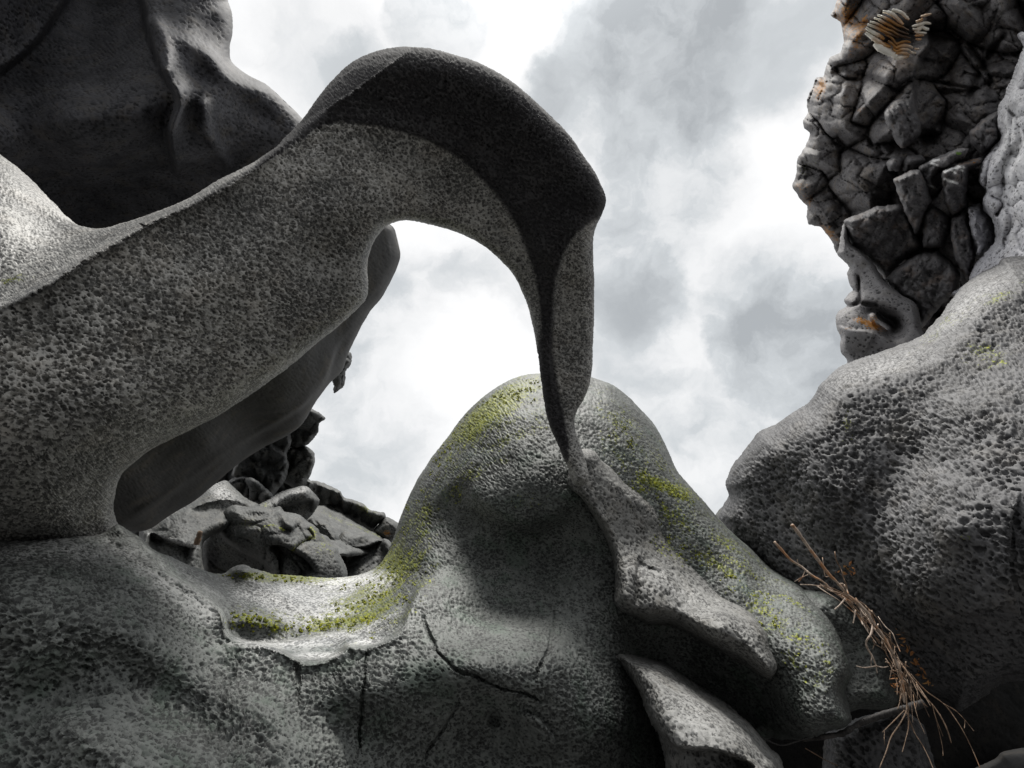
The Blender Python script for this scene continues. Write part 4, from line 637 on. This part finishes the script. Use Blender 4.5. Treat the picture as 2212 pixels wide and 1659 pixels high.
def hive(label, combs, depth):
    c = h1([combs[0][0][0]])[0]; e = bpy.data.objects.new('honeycomb', None); C.objects.link(e); e.location = P(c[0], c[1]+8, depth); tag(e, label, 'honeycomb')
    org = np.array(e.location)
    for q, (pts, wd, am0, am1) in enumerate(combs):
        rs = np.random.RandomState(q+5); c = catmull(h1(pts), 5, False); n = len(c); t = np.gradient(c, axis=0); t /= np.linalg.norm(t, axis=1)[:, None]; nr = np.c_[-t[:, 1], t[:, 0]]
        k = np.linspace(0, 1, n); hw = wd*.1333*.62*np.clip(np.sin(math.pi*np.clip(k*.92+.04, 0, 1))**.35, .12, 1)*(1+.10*rs.randn(n))
        ring = []; prof = [(-1, .16), (-1, .03), (-.7, .005), (0, -.01), (.7, .005), (1, .03), (1, .16)]
        for (s_, dz) in prof:
            x = c+nr*(hw*s_)[:, None]; ring.append(P(x[:, 0], x[:, 1], depth+dz+.01*np.sin(k*9+q)))
        ring = np.array(ring); m_ = len(prof); v = ring.transpose(1, 0, 2).reshape(-1, 3)
        f = [[i*m_+j, i*m_+(j+1) % m_, (i+1)*m_+(j+1) % m_, (i+1)*m_+j] for i in range(n-1) for j in range(m_)]+[list(range(m_))[::-1], [(n-1)*m_+j for j in range(m_)]]
        me = bpy.data.meshes.new('comb'); me.from_pydata((v-org).tolist(), [], f); me.update()
        at = me.attributes.new('amber', 'FLOAT', 'POINT'); at.data.foreach_set('value', np.repeat(am0+(am1-am0)*k, m_).astype(np.float32))
        me.materials.append(M_WAX); o = bpy.data.objects.new('comb', me); C.objects.link(o); o.parent = e
        for p_ in me.polygons: p_.use_smooth = True
HD = 5.6
hive('large cluster of cream and amber wax combs hanging in a cliff hollow', [
    ([(625, 160), (700, 175), (790, 210), (850, 270), (905, 320)], 52, 0, .3), ([(475, 185), (560, 200), (640, 235), (700, 290), (760, 350), (810, 400)], 58, 0, .5), ([(390, 245), (460, 265), (530, 300), (620, 350), (700, 400), (800, 440), (900, 500)], 46, 0, 1.1),
    ([(335, 290), (420, 320), (500, 370), (600, 420), (690, 480), (790, 520), (900, 560)], 44, 0, 1.3), ([(270, 350), (350, 370), (430, 410), (530, 470), (640, 510), (720, 560), (830, 590), (920, 620)], 42, 0, 1.3), ([(230, 395), (320, 425), (400, 455), (480, 500), (560, 540), (640, 570), (740, 610)], 46, 0, 1.2),
    ([(205, 450), (280, 500), (370, 555), (440, 590), (500, 640)], 60, 0, .55), ([(195, 530), (260, 575), (340, 630), (430, 690), (520, 730), (610, 760)], 66, 0, .6), ([(335, 705), (400, 745), (470, 800), (560, 830), (640, 870), (700, 920)], 110, .05, .1),
    ([(520, 560), (600, 600), (650, 650), (690, 710), (760, 690), (850, 670), (930, 690)], 40, .8, .6), ([(560, 660), (640, 720), (690, 770), (780, 740), (880, 740), (970, 775)], 52, .8, .2), ([(640, 790), (700, 830), (780, 800), (870, 800), (930, 830)], 46, .6, .2), ([(680, 870), (760, 855), (850, 865), (920, 885)], 46, .5, .4), ([(650, 945), (740, 940), (830, 925), (900, 910)], 58, .1, .4)], HD)
hive('smaller cluster of cream wax combs right of the large cluster', [
    ([(1090, 270), (1180, 245), (1270, 225)], 34, .3, .4), ([(1010, 350), (1080, 330), (1130, 310)], 36, .3, .5), ([(950, 430), (1030, 410), (1110, 385), (1180, 370), (1260, 385)], 46, .1, .2), ([(960, 470), (1040, 475), (1110, 440), (1170, 465), (1230, 475)], 56, .2, .1), ([(990, 515), (1080, 530), (1190, 535)], 40, .2, .1), ([(1000, 580), (1080, 572), (1150, 570)], 36, .5, .3), ([(1010, 630), (1060, 638), (1110, 630)], 34, .4, .4), ([(985, 785), (1030, 795), (1070, 790)], 32, .4, .3), ([(925, 835), (970, 855), (1020, 860)], 34, .3, .3)], HD-.02)

# ------------------------------------------------------------------ moss cushions growing on the bedrock
rs = np.random.RandomState(4); mu, mv, mr_ = [], [], []
for (u, v, ru, rv, ang, n_) in [(620, 1248, 110, 9, 3, 500), (555, 1340, 50, 18, 5, 260), (790, 1312, 70, 40, -25, 900), (850, 1230, 34, 50, -40, 600), (700, 1345, 80, 14, -10, 300), (1055, 890, 90, 22, -38, 1100), (1125, 842, 50, 20, -20, 350), (960, 980, 50, 24, -55, 300), (1440, 1056, 55, 10, 25, 420), (1350, 930, 26, 60, -15, 110), (1440, 1180, 90, 30, 30, 130), (1570, 1240, 90, 30, 38, 130), (1650, 1330, 80, 22, 50, 50), (880, 1120, 26, 60, 20, 120)]:
    a = R(ang); x = rs.normal(0, ru*.6, n_); y = rs.normal(0, rv*.6, n_); mu += list(u+x*math.cos(a)-y*math.sin(a)); mv += list(v+x*math.sin(a)+y*math.cos(a))
mu = np.array(mu); mv = np.array(mv); ok = inside(mu, mv, catmull(BED, 6)); mu, mv = mu[ok], mv[ok]
# clump them: pull each towards the nearest of a few hundred seeds
sd_ = rs.randint(0, len(mu), 420); su, sv = mu[sd_], mv[sd_]
near = np.array([np.argmin((su-a)**2+(sv-b)**2) for a, b in zip(mu, mv)]); mu = mu*.45+su[near]*.55; mv = mv*.45+sv[near]*.55
dd_, _, _ = polydist(mu, mv, catmull(BED, 6), True)
wv2 = idw([(300, 1160, 14), (640, 1244, 14), (860, 1120, 60), (960, 950, 90), (1200, 810, 110), (1400, 900, 90), (1480, 1040, 60), (1660, 1223, 50), (1838, 1500, 40)], mu, mv)
tv2 = idw([(300, 1160, .1), (640, 1244, .12), (860, 1120, .45), (960, 950, .55), (1200, 810, .6), (1400, 900, .6), (1480, 1040, .5), (1660, 1223, .4), (1838, 1500, .3)], mu, mv)
dm = D_bed(mu, mv)+tv2*(1-np.sqrt(1-(1-np.clip(dd_/wv2, 0, 1))**2))
pm_ = P(mu, mv, dm+0.004); rr = rs.uniform(.0022, .0062, len(mu))
octv = np.array([(1, 0, 0), (-1, 0, 0), (0, 1, 0), (0, -1, 0), (0, 0, .8), (0, 0, -.8)], float); octf = np.array([(0, 2, 4), (2, 1, 4), (1, 3, 4), (3, 0, 4), (2, 0, 5), (1, 2, 5), (3, 1, 5), (0, 3, 5)])
vm_ = (pm_[:, None]+octv[None]*rr[:, None, None]*rs.uniform(.6, 1.4, (len(mu), 6, 1))).reshape(-1, 3); fm_ = (octf[None]+6*np.arange(len(mu))[:, None, None]).reshape(-1, 3)
m = bpy.data.materials.new('moss_cushion'); m.use_nodes = True; N = NT(m.node_tree); N.n.clear(); co = N.node('ShaderNodeTexCoord').outputs['Object']
colm = N.mix(N.mr(N.noise(co, 30, 3, 0.6), 0.35, 0.65), rgb(.32, .33, .012), rgb(.05, .065, .01)); bs = N.node('ShaderNodeBsdfPrincipled', ins={'Base Color': colm, 'Roughness': 0.9}); o = N.node('ShaderNodeOutputMaterial'); N.l.new(bs.outputs[0], o.inputs[0])
tag(link_mesh('moss', vm_, fm_, m, None, True), 'yellow-green moss cushions on the basin rim and dome of the bedrock', 'moss', kind='stuff')
# tiny plant in a cliff crack
pv, pf = [], []; c0 = crop3([(1440, 1075)])[0]
for k in range(7):
    a = k*.9; b = P(c0[0], c0[1], 4.75); d_ = np.array([math.cos(a)*.03, -.01, math.sin(a)*.02+.015]); sd2 = np.cross(d_, (0, 1, 0))*.35; i0 = len(pv)
    pv += [b, b+d_*.5+sd2, b+d_, b+d_*.5-sd2, b+d_*.5+np.array([0, -.004, 0])]; pf += [[i0, i0+1, i0+4], [i0+1, i0+2, i0+4], [i0+2, i0+3, i0+4], [i0+3, i0, i0+4]]
me = bpy.data.meshes.new('plant'); me.from_pydata([tuple(x) for x in pv], [], pf); me.materials.append(wood_mat('leaf_green', (.12, .22, .03), (.08, .15, .02), (.16, .25, .05)))
tag(bpy.data.objects.new('plant', me), 'tiny green plant rooted in a crack above the ochre-topped block', 'plant'); C.objects.link(bpy.data.objects['plant'])
